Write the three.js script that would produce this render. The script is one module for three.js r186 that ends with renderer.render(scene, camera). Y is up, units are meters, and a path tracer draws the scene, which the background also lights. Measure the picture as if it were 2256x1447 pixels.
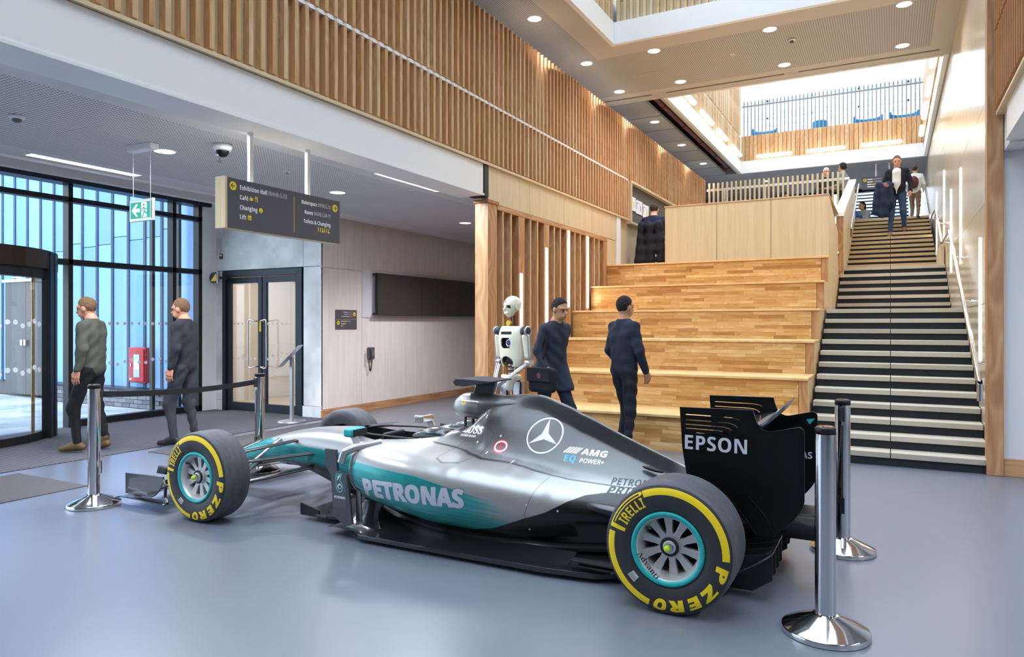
import * as THREE from 'three';
import { mergeGeometries, mergeVertices } from 'three/addons/utils/BufferGeometryUtils.js';
import { RoundedBoxGeometry } from 'three/addons/geometries/RoundedBoxGeometry.js';
import { RectAreaLightUniformsLib } from 'three/addons/lights/RectAreaLightUniformsLib.js';
import { Brush, Evaluator, SUBTRACTION } from 'three-bvh-csg';

// ---------------------------------------------------------------- camera, sky, exposure
const scene = new THREE.Scene();
const camera = new THREE.PerspectiveCamera(49.77, 2256 / 1447, 0.1, 200);
camera.position.set(0, 1.45, 0);
camera.rotation.y = Math.atan2(834, 1560);
camera.setViewOffset(2256, 1447, 0, 9.5, 2256, 1447);
const renderer = new THREE.WebGLRenderer({ antialias: true });
renderer.toneMapping = THREE.LinearToneMapping;
renderer.toneMappingExposure = 1.65;
renderer.shadowMap.enabled = true;
RectAreaLightUniformsLib.init();
const SKY = 3.3, LAMP = 1.25;
{ // overcast daylight, cooler than the lamps, a little brighter overhead
  const w = 64, h = 32, d = new Float32Array(w * h * 4);
  for (let y = 0; y < h; y++) for (let x = 0; x < w; x++) {
    const up = Math.max(0, (y + 0.5) / h - 0.5) * 2, k = y < h / 2 ? 0.35 : 0.8 + 0.35 * up;
    const i = (y * w + x) * 4; d[i] = 0.69 * k; d[i + 1] = 0.84 * k; d[i + 2] = 1.0 * k; d[i + 3] = 1;
  }
  const t = new THREE.DataTexture(d, w, h, THREE.RGBAFormat, THREE.FloatType);
  t.mapping = THREE.EquirectangularReflectionMapping; t.magFilter = THREE.LinearFilter; t.needsUpdate = true;
  scene.background = t; scene.backgroundIntensity = SKY; scene.environmentIntensity = SKY;
}

// ---------------------------------------------------------------- helpers
let seed = 7;
const rnd = () => { seed = (seed + 0x6d2b79f5) | 0; let t = Math.imul(seed ^ (seed >>> 15), 1 | seed); t = (t + Math.imul(t ^ (t >>> 7), 61 | t)) ^ t; return ((t ^ (t >>> 14)) >>> 0) / 4294967296; };
const R = (a, b) => a + (b - a) * rnd();
const taken = new Map();
function numbered(n) { const k = taken.get(n) || 0; taken.set(n, k + 1); return k ? n + '_' + String(k).padStart(3, '0') : n; }
function sh(o) { o.castShadow = true; o.receiveShadow = true; return o; }
function tag(o, label, category, group) { o.userData.label = label; o.userData.category = category; if (group) o.userData.group = group; return o; }
function thing(name, label, category, p = [0, 0, 0], group, turn = 0) { // p = [x, y, depth]; depth runs away from the camera's wall (z = -depth)
  const o = new THREE.Group(); o.name = numbered(name); o.position.set(p[0], p[1], -p[2]); o.rotation.y = turn; scene.add(o);
  return tag(o, label, category, group);
}
function part(name, geo, mat, parent) { const m = sh(new THREE.Mesh(Array.isArray(geo) ? merge(geo) : geo, mat)); m.name = name; parent.add(m); return m; }
function solo(name, geo, mat, label, category, group) { const m = part('x', geo, mat, scene); m.name = numbered(name); return tag(m, label, category, group); }
function struct(name, geo, mat) { const m = part('x', geo, mat, scene); m.name = numbered(name); m.userData.kind = 'structure'; return m; }
function structGroup(name) { const o = new THREE.Group(); o.name = numbered(name); o.userData.kind = 'structure'; scene.add(o); return o; }
function copy(o, p, label, turn) { const c = o.clone(); c.name = numbered(o.name.replace(/_\d{3}$/, '')); c.position.set(p[0], p[1], -p[2]); if (turn !== undefined) c.rotation.y = turn; c.userData = { ...o.userData }; if (label) c.userData.label = label; scene.add(c); return c; }
function merge(list) {
  list = list.map((g) => { g = g.index ? g.toNonIndexed() : g; for (const k of Object.keys(g.attributes)) if (!['position', 'normal', 'uv'].includes(k)) g.deleteAttribute(k); if (!g.attributes.uv) g.setAttribute('uv', new THREE.BufferAttribute(new Float32Array(g.attributes.position.count * 2), 2)); if (!g.attributes.normal) g.computeVertexNormals(); g.groups = []; return g; });
  return list.length === 1 ? list[0] : mergeGeometries(list);
}
// uv in metres; grain (v) runs along axis `grain` ('x','y','z')
function metreUV(g, grain = 'y', off = 0) {
  const p = g.attributes.position, n = g.attributes.normal, uv = new Float32Array(p.count * 2), ax = { x: 0, y: 1, z: 2 }[grain];
  for (let i = 0; i < p.count; i++) {
    const c = [p.getX(i), p.getY(i), p.getZ(i)], m = [Math.abs(n.getX(i)), Math.abs(n.getY(i)), Math.abs(n.getZ(i))];
    const d = m.indexOf(Math.max(...m)); let [a, b] = [0, 1, 2].filter((k) => k !== d); if (a === ax) [a, b] = [b, a];
    uv[i * 2] = c[a] + off * 0.37; uv[i * 2 + 1] = c[b] + off;
  }
  g.setAttribute('uv', new THREE.BufferAttribute(uv, 2)); return g;
}
// box from bounds in [x0,x1],[y0,y1],[d0,d1] (d = depth); optional chamfer
function bx(x0, x1, y0, y1, d0, d1, r = 0, grain = 'y', off = 0) {
  const w = x1 - x0, h = y1 - y0, d = d1 - d0;
  let g = r ? new RoundedBoxGeometry(w, h, d, 1, r) : new THREE.BoxGeometry(w, h, d);
  if (g.index) g = g.toNonIndexed();
  g.translate((x0 + x1) / 2, (y0 + y1) / 2, -(d0 + d1) / 2);
  return metreUV(g, grain, off);
}
const V = (x, y, d) => new THREE.Vector3(x, y, -d);
function rod(a, b, r, seg = 12, r2 = r) { // a, b: Vector3
  const d = b.clone().sub(a), g = new THREE.CylinderGeometry(r2, r, d.length(), seg);
  g.applyQuaternion(new THREE.Quaternion().setFromUnitVectors(new THREE.Vector3(0, 1, 0), d.clone().normalize()));
  return g.translate((a.x + b.x) / 2, (a.y + b.y) / 2, (a.z + b.z) / 2);
}
function tube(pts, r, seg = 8, n = 40, closed = false) { return new THREE.TubeGeometry(new THREE.CatmullRomCurve3(pts, closed, 'catmullrom', 0.2), n, r, seg, closed); }
function poly(pts, depth, bevel = 0) { // extruded outline, pts [[x,y]...]
  const s = new THREE.Shape(pts.map((p) => new THREE.Vector2(p[0], p[1])));
  return new THREE.ExtrudeGeometry(s, { depth, bevelEnabled: bevel > 0, bevelThickness: bevel, bevelSize: bevel, bevelSegments: 2, curveSegments: 8 });
}
// a closed surface from rings of points (each ring an array of Vector3, equal length)
function loft(rings, uvf, closed = true, cap = true) {
  const n = rings[0].length, P = [], U = [], I = [], m = closed ? n + 1 : n;
  rings.forEach((r, i) => { for (let j = 0; j < m; j++) { const p = r[j % n]; P.push(p.x, p.y, p.z); const t = uvf ? uvf(p, i, j) : [j / n, i / (rings.length - 1)]; U.push(t[0], t[1]); } });
  for (let i = 0; i < rings.length - 1; i++) for (let j = 0; j < m - 1; j++) { const a = i * m + j, b = a + 1, c = a + m, d = c + 1; I.push(a, b, d, a, d, c); }
  if (cap && closed) for (const [i, f] of [[0, 0], [rings.length - 1, 1]]) {
    const c = new THREE.Vector3(); rings[i].forEach((p) => c.add(p)); c.divideScalar(n);
    const k = P.length / 3, t = uvf ? uvf(c, i, 0) : [0.5, f]; P.push(c.x, c.y, c.z); U.push(t[0], t[1]);
    for (let j = 0; j < n; j++) f ? I.push(i * m + j, i * m + j + 1, k) : I.push(i * m + j + 1, i * m + j, k);
  }
  const g = new THREE.BufferGeometry();
  g.setAttribute('position', new THREE.Float32BufferAttribute(P, 3)); g.setAttribute('uv', new THREE.Float32BufferAttribute(U, 2)); g.setIndex(I);
  g.computeVertexNormals();
  if (closed) { const N = g.attributes.normal; for (let i = 0; i < rings.length; i++) { const a = i * m, b = a + n; const x = N.getX(a) + N.getX(b), y = N.getY(a) + N.getY(b), z = N.getZ(a) + N.getZ(b), l = Math.hypot(x, y, z) || 1; N.setXYZ(a, x / l, y / l, z / l); N.setXYZ(b, x / l, y / l, z / l); } }
  return g;
}
const cr = (a, b, c, d, t) => 0.5 * (2 * b + (c - a) * t + (2 * a - 5 * b + 4 * c - d) * t * t + (3 * b - a - 3 * c + d) * t * t * t);
const lerp = (a, b, t) => a + (b - a) * t, clamp = (x, a = 0, b = 1) => Math.min(b, Math.max(a, x)), smooth = (a, b, x) => { const t = clamp((x - a) / (b - a)); return t * t * (3 - 2 * t); };

// ---------------------------------------------------------------- textures and materials
function noise2(w, h, sx, sy, s0) { // tiling value noise
  const g = new Float32Array(sx * sy); let s = s0; for (let i = 0; i < g.length; i++) { s = Math.imul(s ^ (s >>> 13), 0x5bd1e995) + 0x1234567 | 0; g[i] = ((s >>> 8) & 0xffff) / 65535; }
  const o = new Float32Array(w * h);
  for (let y = 0; y < h; y++) for (let x = 0; x < w; x++) {
    const fx = x / w * sx, fy = y / h * sy, x0 = fx | 0, y0 = fy | 0; let tx = fx - x0, ty = fy - y0; tx = tx * tx * (3 - 2 * tx); ty = ty * ty * (3 - 2 * ty);
    const a = g[y0 % sy * sx + x0 % sx], b = g[y0 % sy * sx + (x0 + 1) % sx], c = g[(y0 + 1) % sy * sx + x0 % sx], d = g[(y0 + 1) % sy * sx + (x0 + 1) % sx];
    o[y * w + x] = lerp(lerp(a, b, tx), lerp(c, d, tx), ty);
  }
  return o;
}
const hex = (c) => [(c >> 16) & 255, (c >> 8) & 255, c & 255];
function dataTex(w, h, f, repX = 1, repY = 1, srgb = true) {
  const d = new Uint8Array(w * h * 4);
  for (let i = 0; i < w * h; i++) { const c = f(i % w, (i / w) | 0, i); d[i * 4] = clamp(c[0], 0, 255); d[i * 4 + 1] = clamp(c[1], 0, 255); d[i * 4 + 2] = clamp(c[2], 0, 255); d[i * 4 + 3] = 255; }
  const t = new THREE.DataTexture(d, w, h); t.wrapS = t.wrapT = THREE.RepeatWrapping; t.repeat.set(repX, repY); t.magFilter = THREE.LinearFilter; t.minFilter = THREE.LinearMipmapLinearFilter; if (srgb) t.colorSpace = THREE.SRGBColorSpace; t.needsUpdate = true; return t;
}
// wood: u across the grain, v along it (metres)
function woodTex(c0, c1, { w = 256, h = 512, bands = 40, long = 3, s = 11, fig = 0.35, wave = 6, rep = 1 } = {}) {
  const a = noise2(w, h, bands, long, s), b = noise2(w, h, bands * 3, long * 2, s + 5), q = noise2(w, h, 6, 3, s + 9), A = hex(c0), B = hex(c1), fine = noise2(w, h, 128, 16, s + 3);
  return dataTex(w, h, (x, y, i) => {
    const ring = 0.5 + 0.5 * Math.sin((x / w * wave + q[i] * 2.2) * Math.PI * 2);
    const t = clamp(0.45 * a[i] + 0.25 * b[i] + 0.15 * fine[i] + fig * (ring - 0.5) + 0.08); return [0, 1, 2].map((k) => lerp(A[k], B[k], t));
  }, rep, rep);
}
const std = (o) => new THREE.MeshStandardMaterial(o), phy = (o) => new THREE.MeshPhysicalMaterial(o);
const oakT = woodTex(0xd9b890, 0xb98f62, { rep: 1.3 }), plyT = woodTex(0xe8d8b8, 0xd3bd94, { bands: 60, long: 2, s: 31, fig: 0.06, rep: 0.9 }), paleT = woodTex(0xf1ece4, 0xdcd4c9, { bands: 48, long: 2, s: 47, fig: 0.08, rep: 0.7 }), staveT = woodTex(0xffffff, 0xdcbf94, { bands: 26, long: 3, s: 61, fig: 0.28, wave: 3, rep: 2.2 });
const trimT = woodTex(0xcaa073, 0xa4724a, { bands: 30, long: 2, s: 71, fig: 0.5, wave: 9, rep: 1 });
const cloud = noise2(256, 256, 6, 6, 17), cloud2 = noise2(256, 256, 24, 24, 23), cloud3 = noise2(256, 256, 96, 96, 29);
let gs = 91; const grit = Float32Array.from({ length: 65536 }, () => { gs = (Math.imul(gs, 1664525) + 1013904223) | 0; return ((gs >>> 9) & 0xffff) / 65535; });
const concT = dataTex(256, 256, (x, y, i) => { const k = 0.86 + 0.2 * cloud[i] + 0.06 * cloud2[i]; return [232 * k, 233 * k, 232 * k]; }, 0.45, 0.45);
const floorT = dataTex(256, 256, (x, y, i) => { const k = 0.94 + 0.05 * cloud[i] + 0.03 * cloud2[i] + 0.02 * cloud3[i] + 0.035 * grit[i]; return [108 * k, 112 * k, 122 * k]; }, 0.3, 0.3);
const floorRough = dataTex(256, 256, (x, y, i) => { const k = 70 + 26 * cloud[i] + 14 * cloud2[i] + 9 * grit[i]; return [k, k, k]; }, 0.25, 0.25, false);
const perf = (c) => dataTex(64, 64, (x, y) => { const ax = (x % 32) - 16, ay = (y % 32) - 16, d = Math.hypot(ax, ay); const k = d < 7.5 ? 0.42 : 1; return hex(c).map((v) => v * k); }, 16, 16);
const perfL = perf(0xd2d2d3), perfM = perf(0xb3b2b1);
const carbonT = dataTex(32, 32, (x, y) => { const k = ((x >> 3) + (y >> 3)) % 2 ? 34 : 22; return [k, k, k + 2]; }, 60, 60);
const matT = dataTex(64, 64, (x, y, i) => { const k = (y % 16 < 4 ? 0.45 : 1) * (0.85 + 0.3 * cloud3[(y * 4 % 256) * 256 + x * 4 % 256]); return [96 * k, 96 * k, 102 * k]; }, 5, 5);
const carpetT = dataTex(128, 128, (x, y, i) => { const k = 0.75 + 0.5 * cloud3[(y * 2) * 256 + x * 2]; return [82 * k, 80 * k, 82 * k]; }, 4, 4);
const brushT = noise2(8, 512, 2, 256, 5);
const M = {
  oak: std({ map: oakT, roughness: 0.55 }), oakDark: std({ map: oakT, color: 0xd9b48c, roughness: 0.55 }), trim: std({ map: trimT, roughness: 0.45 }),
  ply: phy({ map: plyT, color: 0xf0ece6, roughness: 0.42 }), plyGloss: phy({ map: paleT, color: 0xf6ead4, roughness: 0.22, clearcoat: 0.5, clearcoatRoughness: 0.18 }), pale: std({ map: paleT, roughness: 0.6 }),
  conc: std({ map: concT, roughness: 0.55 }), white: std({ color: 0xe9e8e6, roughness: 0.4 }), wall: std({ color: 0xd6d7d9, roughness: 0.75 }), ceilEdge: std({ color: 0xbcb8b2, roughness: 0.8 }), ceil: std({ map: perfM, roughness: 0.85 }), ceilL: std({ map: perfL, roughness: 0.85 }), ceilLEdge: std({ color: 0xcfcfd0, roughness: 0.7 }),
  floor: phy({ color: 0x6d717c, roughness: 0.34, clearcoat: 0.25, clearcoatRoughness: 0.25 }),
  frame: std({ color: 0x1c1f24, roughness: 0.42, metalness: 0.35 }), frameBlue: std({ color: 0x1d2733, roughness: 0.4, metalness: 0.3 }), glass: phy({ color: 0xffffff, transmission: 1, thickness: 0, roughness: 0.0, ior: 1.5, transparent: true }),
  steel: std({ color: 0xdcdcdc, metalness: 1, roughness: 0.09 }), satin: std({ color: 0xc4c6ca, metalness: 1, roughness: 0.3 }), alu: std({ color: 0xb9bcc2, metalness: 0.9, roughness: 0.38 }), bronze: std({ color: 0xa89066, metalness: 1, roughness: 0.25 }),
  black: std({ color: 0x101113, roughness: 0.5 }), blackGloss: phy({ color: 0x08090a, roughness: 0.4, clearcoat: 0.0, specularIntensity: 0.5 }), belt: std({ color: 0x1b1c20, roughness: 0.8 }), grey: std({ color: 0x56565a, roughness: 0.6 }), dark: std({ color: 0x2b2c30, roughness: 0.6 }),
  carbon: phy({ map: carbonT, roughness: 0.35, clearcoat: 0.8, clearcoatRoughness: 0.12 }), mat: std({ map: matT, roughness: 0.95 }), carpet: std({ map: carpetT, roughness: 1 }), riser: std({ color: 0x1a1c22, roughness: 0.85 }), nosing: std({ color: 0xb3a998, roughness: 0.7 }), tread: std({ color: 0xbcb5a4, roughness: 0.6 }), nosingT: std({ color: 0xbf9f76, roughness: 0.7 }),
  slotDark: std({ color: 0x17181a, roughness: 0.9 }), raft: std({ color: 0x939394, roughness: 0.8 }), pipe: std({ color: 0x5a1d1a, roughness: 0.5 }),
  glow: std({ color: 0xffffff, emissive: 0xfff4e4, emissiveIntensity: 2.4 }), glowCool: std({ color: 0xffffff, emissive: 0xf4f6ff, emissiveIntensity: 2.2 }), rubber: std({ color: 0x2e2f33, roughness: 0.62 }), teal: std({ color: 0x1aa6a6, roughness: 0.4 }), red: std({ color: 0xb3202c, roughness: 0.5 }), yellow: std({ color: 0xf0cf1c, roughness: 0.5 }), seam: std({ color: 0x1c3c5e, roughness: 0.5 }), blueSeat: std({ color: 0x1486b8, roughness: 0.6 }),
};
// print on a canvas: f(ctx, w, h)
function print(w, h, f) { const c = document.createElement('canvas'); c.width = w; c.height = h; const x = c.getContext('2d'); f(x, w, h); const t = new THREE.CanvasTexture(c); t.colorSpace = THREE.SRGBColorSpace; t.anisotropy = 8; return t; }
const printMat = (t, o = {}) => std({ map: t, roughness: 0.5, ...o });
// lamps: the glowing face and a light of the same size just in front of it
function area(w, h, color, power, pos, target) { const l = new THREE.RectAreaLight(color, power, w, h); l.position.copy(pos); l.lookAt(target); l.name = numbered('lamp_light'); return l; }

// ================================================================ THE SETTING
const H = 5.8, LOW = 3.1;
struct('floor', bx(-10.3, 6.2, -0.2, 0, -6.2, 34, 0, 'x'), M.floor);

// ---- left entrance glazing, X = -10.2
{
  const w = structGroup('window_1'), X = -10.2, fr = (y0, y1, d0, d1, name = 'mullion', x0 = X - 0.06, x1 = X + 0.08) => part(name, bx(x0, x1, y0, y1, d0, d1, 0.004), M.frame, w);
  const posts = [5.83, 7.46, 7.94];
  for (const d of posts) fr(0, 4.2, d - 0.032, d + 0.032);
  fr(2.36, 4.2, 4.0, 4.07); fr(2.36, 4.2, 1.9, 1.97); 
  for (const d of [0, -2, -4, -6]) fr(0, 4.2, d - 0.03, d + 0.03);
  const rows = [[0.12, 2.28], [2.36, 3.16], [3.23, 3.42], [3.62, 4.12]];
  for (const [a, b, x1] of [[0, 0.1], [2.28, 2.36], [3.16, 3.23], [4.12, 4.22]]) fr(a, b, a > 2 ? -6 : 5.83, 7.97, 'transom');
  fr(3.41, 3.63, -6, 8.1, 'header_beam', X - 0.1, X + 0.16);
  const cols = [[5.87, 7.43], [7.5, 7.91]];
  for (const [a, b] of rows) for (const [c, d] of cols) part('pane', bx(X - 0.012, X, a, b, c, d), M.glass, w);
  for (const [a, b] of rows.slice(1)) for (const [c, d] of [[4.07, 5.8], [1.97, 4.0], [0.03, 1.9], [-1.97, -0.03], [-3.97, -2.03], [-5.97, -4.03]]) part('pane', bx(X - 0.012, X, a, b, c, d), M.glass, w);
  for (const [c, d] of [[0.03, 1.9], [-1.97, -0.03], [-3.97, -2.03], [-5.97, -4.03]]) part('pane', bx(X - 0.012, X, 0.1, 2.28, c, d), M.glass, w);
  const dots = []; for (const y of [0.88, 1.46]) for (let d = 5.98; d < 7.9; d += 0.115) if (Math.abs(d - 7.46) > 0.06) dots.push(new THREE.CylinderGeometry(0.026, 0.026, 0.003, 14).rotateZ(Math.PI / 2).translate(X + 0.004, y + (y < 1 ? 0.03 * Math.sin(d * 40) : 0), -d));
  part('manifestation_dots', merge(dots), std({ color: 0xdfe6ee, roughness: 0.6 }), w);
  for (const d of [7.32, 7.8]) part('corner_post', bx(X - 0.35, X - 0.28, 0, 4.2, d, d + 0.05), M.frameBlue, w);
}
// ---- revolving door drum at the left edge
{
  const t = thing('revolving_door', 'dark framed revolving door with curved glass and a tall bronze pull pole', 'door', [-10.5, 0.0065, 4.2]);
  const r = 1.42, arc = (a0, a1, y0, y1, rr, th, mat, name) => { const rings = []; const n = 24; for (let i = 0; i <= n; i++) { const a = lerp(a0, a1, i / n), c = Math.cos(a), s = Math.sin(a); rings.push([[rr, y0], [rr + th, y0], [rr + th, y1], [rr, y1]].map(([q, y]) => new THREE.Vector3(c * q, y, -s * q))); } const g = loft(rings).toNonIndexed(); g.computeVertexNormals(); return part(name, g, mat, t); };
  arc(-1.5, 1.5, 2.14, 2.36, r - 0.02, 0.06, std({ color: 0x4a4038, metalness: 0.85, roughness: 0.28 }), 'canopy_ring');
  arc(-1.5, 1.5, 2.02, 2.14, r - 0.12, 0.12, M.frame, 'canopy_underside');
  arc(-0.55, 0.72, 0.1, 2.02, r - 0.05, 0.012, M.glass, 'curved_glass');
  arc(-1.5, 1.0, 0.0, 0.1, r - 0.07, 0.05, M.black, 'threshold');
  arc(-1.4, 0.86, 0.001, 0.006, r + 0.02, 0.012, M.alu, 'floor_ring');
  part('canopy_lid', new THREE.CylinderGeometry(r, r, 0.04, 48).translate(0, 2.36, 0), M.frame, t);
  for (const [a, w] of [[0.86, 0.05], [0.74, 0.05]]) part('door_post', new THREE.BoxGeometry(0.1, 2.36, w * 2).rotateY(a).translate(Math.cos(a) * r, 1.18, -Math.sin(a) * r), M.frame, t);
  const a = 0.7; part('pull_pole', rod(new THREE.Vector3(Math.cos(a) * (r + 0.06), 0.08, -Math.sin(a) * (r - 0.2) + 0.05), new THREE.Vector3(Math.cos(a) * (r + 0.06), 2.05, -Math.sin(a) * (r - 0.2) + 0.05), 0.02, 16), M.bronze, t);
  for (const k of [0.3, 1.87]) part('door_wing', new THREE.BoxGeometry(1.25, 1.95, 0.012).translate(0.66, 1.05, 0).rotateY(Math.PI + k), M.glass, t);
  part('centre_post', new THREE.CylinderGeometry(0.05, 0.05, 2.1, 16).translate(0, 1.05, 0), M.frame, t);
  const dots = []; for (const y of [0.88, 1.45]) for (let q = -0.5; q < 0.7; q += 0.075) dots.push(new THREE.CylinderGeometry(0.032, 0.032, 0.004, 14).rotateZ(Math.PI / 2).rotateY(q).translate(Math.cos(q) * (r - 0.03), y + 0.03 * Math.sin(q * 60), -Math.sin(q) * (r - 0.03)));
  part('manifestation_dots', merge(dots), std({ color: 0xeef2f6, roughness: 0.6 }), t);
  const l = part('canopy_light', new THREE.CylinderGeometry(0.05, 0.05, 0.01, 20).translate(1.05, 2.015, -0.6), M.glow, t);
}
// ---- wall with the double door, D = 8.25
{
  const w = structGroup('wall_entrance'), D = 8.25, P = (x0, x1, y0, y1, m = M.conc) => part('panel', bx(x0, x1, y0, y1, D, D + 0.03, 0.003, 'y', R(0, 3)), m, w);
  for (const [x0, x1, y0, y1] of [[-10.3, -9.965, 0, 4.2], [-8.15, -7.6, 0, 4.2], [-9.965, -8.15, 2.35, 4.2]]) part('wall_core', bx(x0, x1 > -7.7 ? -7.765 : x1, y0, y1, D + 0.03, D + 0.2), M.grey, w);
  P(-10.12, -9.97, 0.175, 2.345); P(-10.12, -9.97, 2.353, 4.2); P(-9.965, -8.125, 2.353, 4.2); P(-8.118, -7.75, 0.175, 2.345); P(-8.118, -7.75, 2.353, 4.2);
  P(-10.12, -9.97, 0, 0.17); P(-8.145, -7.75, 0, 0.17);
  part('corner_column', bx(-10.3, -10.12, 0, 4.2, 7.98, 8.27, 0.01), M.white, w);
}
// ---- double door with the lobby behind it
{
  const g = structGroup('door_1'), D = 8.27, fb = (n, x0, x1, y0, y1, d0 = D, d1 = D + 0.09) => part(n, bx(x0, x1, y0, y1, d0, d1, 0.004), M.frameBlue, g);
  fb('door_frame', -9.96, -9.88, 0, 2.34, D - 0.03); fb('door_frame', -8.22, -8.15, 0, 2.34, D - 0.03); fb('door_frame', -9.88, -8.22, 2.24, 2.34, D - 0.03);
  for (const [a, b] of [[-9.87, -9.06], [-9.04, -8.23]]) {
    fb('stile', a, a + 0.085, 0.01, 2.23, D, D + 0.05); fb('stile', b - 0.085, b, 0.01, 2.23, D, D + 0.05); fb('rail', a + 0.085, b - 0.085, 2.13, 2.23, D, D + 0.05); fb('rail', a + 0.085, b - 0.085, 0.01, 0.15, D, D + 0.05);
    part('pane', bx(a + 0.08, b - 0.08, 0.15, 2.13, D + 0.02, D + 0.03), M.glass, g);
    const c = (a + b) / 2, hx = a < -9.5 ? b - 0.19 : a + 0.19, ex = a < -9.5 ? b - 0.05 : a + 0.05;
    part('pull_handle', tube([V(ex, 0.76, D - 0.02), V(ex, 0.76, D - 0.09), V(hx, 0.76, D - 0.1), V(hx, 1.5, D - 0.1), V(ex, 1.5, D - 0.09), V(ex, 1.5, D - 0.02)], 0.011, 8, 60), M.steel, g);
  }
  part('door_notice', bx(-9.1, -9.06, 1.33, 1.5, D - 0.012, D - 0.006), M.yellow, g);
  const dots = []; for (const y of [0.88, 1.46]) for (let x = -9.72; x < -8.3; x += 0.098) if (Math.abs(x + 9.05) > 0.1) dots.push(new THREE.CylinderGeometry(0.02, 0.02, 0.002, 12).rotateX(Math.PI / 2).translate(x, y, -(D + 0.018)));
  part('manifestation_dots', merge(dots), std({ color: 0xe9e4dc, roughness: 0.6 }), g);
  const lob = std({ color: 0xddd5ca, roughness: 0.7 }), lw = structGroup('wall_lobby');
  part('wall_face', bx(-10.9, -7.97, 0, 3, 10.6, 10.7), lob, lw); part('wall_face', bx(-10.9, -10.8, 0, 3, 8.45, 10.6), lob, lw); part('wall_face', bx(-8.05, -7.97, 0, 3, 8.46, 10.6), lob, lw);
  part('lobby_ceiling', bx(-10.9, -7.97, 2.7, 2.8, 8.46, 10.6), M.white, lw); part('skirting', bx(-10.8, -8.05, 0, 0.12, 10.56, 10.6), M.pale, lw);
  part('lobby_floor', bx(-10.9, -7.97, 0, 0.004, 8.46, 10.6), lob, lw);
  part('inner_door', bx(-9.5, -8.8, 0, 2.1, 10.5, 10.58), std({ color: 0x24424f, roughness: 0.5 }), lw); part('inner_frame', bx(-9.6, -8.7, 0, 2.2, 10.55, 10.6), M.white, lw);
  const l = area(1.2, 0.9, 0xfff6ec, 3 * LAMP, V(-9.3, 2.66, 9.4), V(-9.3, 0, 9.4)); scene.add(l);  // lobby lamp out of view, placed to light the room behind the doors
  const lp = solo('unseen_lobby_lamp', bx(-9.9, -8.7, 2.67, 2.7, 8.95, 9.85), M.glow, 'unseen square ceiling lamp that lights the lobby behind the double doors', 'light');
  solo('call_point', bx(-8.83, -8.73, 1.0, 1.1, 10.44, 10.5, 0.01), M.red, 'small red fire call point seen through the right leaf of the double doors', 'call point');
}
// ---- pale wooden side wall with the screens, X = -7.75
{
  const w = structGroup('wall_side'), X = -7.75;
  part('wall_core', bx(X - 0.2, X - 0.025, 0, 3.2, 8.27, 14.2), M.grey, w); struct('wall_back', bx(X, -4.75, 0, 3.09, 14.0, 14.2), M.pale);
  const ds = [8.25, 9.2, 10.42, 11.64, 12.86, 14.05];
  for (let i = 0; i < 5; i++) for (const [y0, y1] of [[0.125, 2.33], [2.336, 3.2]]) part('panel', bx(X - 0.025, X, y0, y1, ds[i] + 0.003, ds[i + 1] - 0.003, 0.002, 'y', R(0, 5)), M.pale, w);
  const sk = struct('baseboard_side', bx(X - 0.01, X + 0.02, 0, 0.12, 8.25, 14, 0.004, 'z'), M.trim);
}
// ---- low ceiling over the entrance side
{
  const c = structGroup('ceiling_entrance');
  part('ceiling_panel', bx(-7.2, -5.15, LOW, 3.3, -6, 14.2, 0, 'z'), M.ceilL, c);
  for (const [a, b] of [[-7.56, -7.2], [-5.15, -4.72]]) part('ceiling_border', bx(a, b, LOW, 3.3, -6, 14.2), M.ceilLEdge, c);
  part('ceiling_upstand', bx(-7.6, -7.56, LOW - 0.02, 4.3, -6, 8.3), M.white, c);
  part('upper_ceiling', bx(-10.4, -7.5, 4.2, 4.3, -6.2, 8.4), M.ceilLEdge, c);
  part('access_panel', bx(-6.4, -5.9, LOW - 0.003, LOW + 0.01, 3.55, 4.05), M.ceilL, c);
}
// ---- white beam carrying the slatted wall, X = -4.4
{
  const b = structGroup('trim_1');
  part('beam_face', bx(-4.46, -4.4, 3.05, 3.41, -6, 7.48), M.white, b); part('beam_flange', bx(-4.75, -4.39, 3.03, 3.052, -6, 7.5), M.white, b); part('beam_back', bx(-4.75, -4.7, 3.05, 3.45, -6, 7.5), M.white, b);
  part('end_bracket', bx(-4.6, -4.39, 3.02, 3.42, 7.49, 7.6, 0.004), M.frame, b); part('pillar_cap', bx(-4.6, -4.385, 2.96, 3.0, 7.58, 7.86), M.oakDark, b);
}
// ---- slatted timber wall above
{
  const w = structGroup('wall_left'), variants = [M.oak, std({ map: oakT, color: 0xf4e6d6, roughness: 0.55 }), std({ map: oakT, color: 0xfbf1e6, roughness: 0.55 })];
  part('backing_panel', bx(-4.5, -4.46, 3.42, 5.25, -6, 19.4), M.ply, w);
  part('ledge', bx(-4.46, -4.37, 3.415, 3.445, -6, 12.95, 0.002, 'z'), M.ply, w);
  const gl = [0, 1, 2].map((k) => bx(-4.46, -4.395, 0, 0.71, -0.022, 0.022, 0.003, 'y', k * 1.7)), gu = [0, 1, 2].map((k) => bx(-4.46, -4.395, 0, 1.1, -0.022, 0.022, 0.003, 'y', k * 1.3));
  const S = (g, y, d) => { const k = (rnd() * 3) | 0, m = part('slat', g[(rnd() * 3) | 0], variants[k], w); m.position.set(0, y, -d); };
  for (let d = 1.75; d < 12.92; d += 0.12) S(gl, 3.47, d);
  for (let d = 3.43; d < 19.35; d += 0.12) S(gu, 4.215, d);
  part('clip_rail', bx(-4.46, -4.41, 4.18, 4.215, 1.7, 12.95), M.white, w);
}
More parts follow.
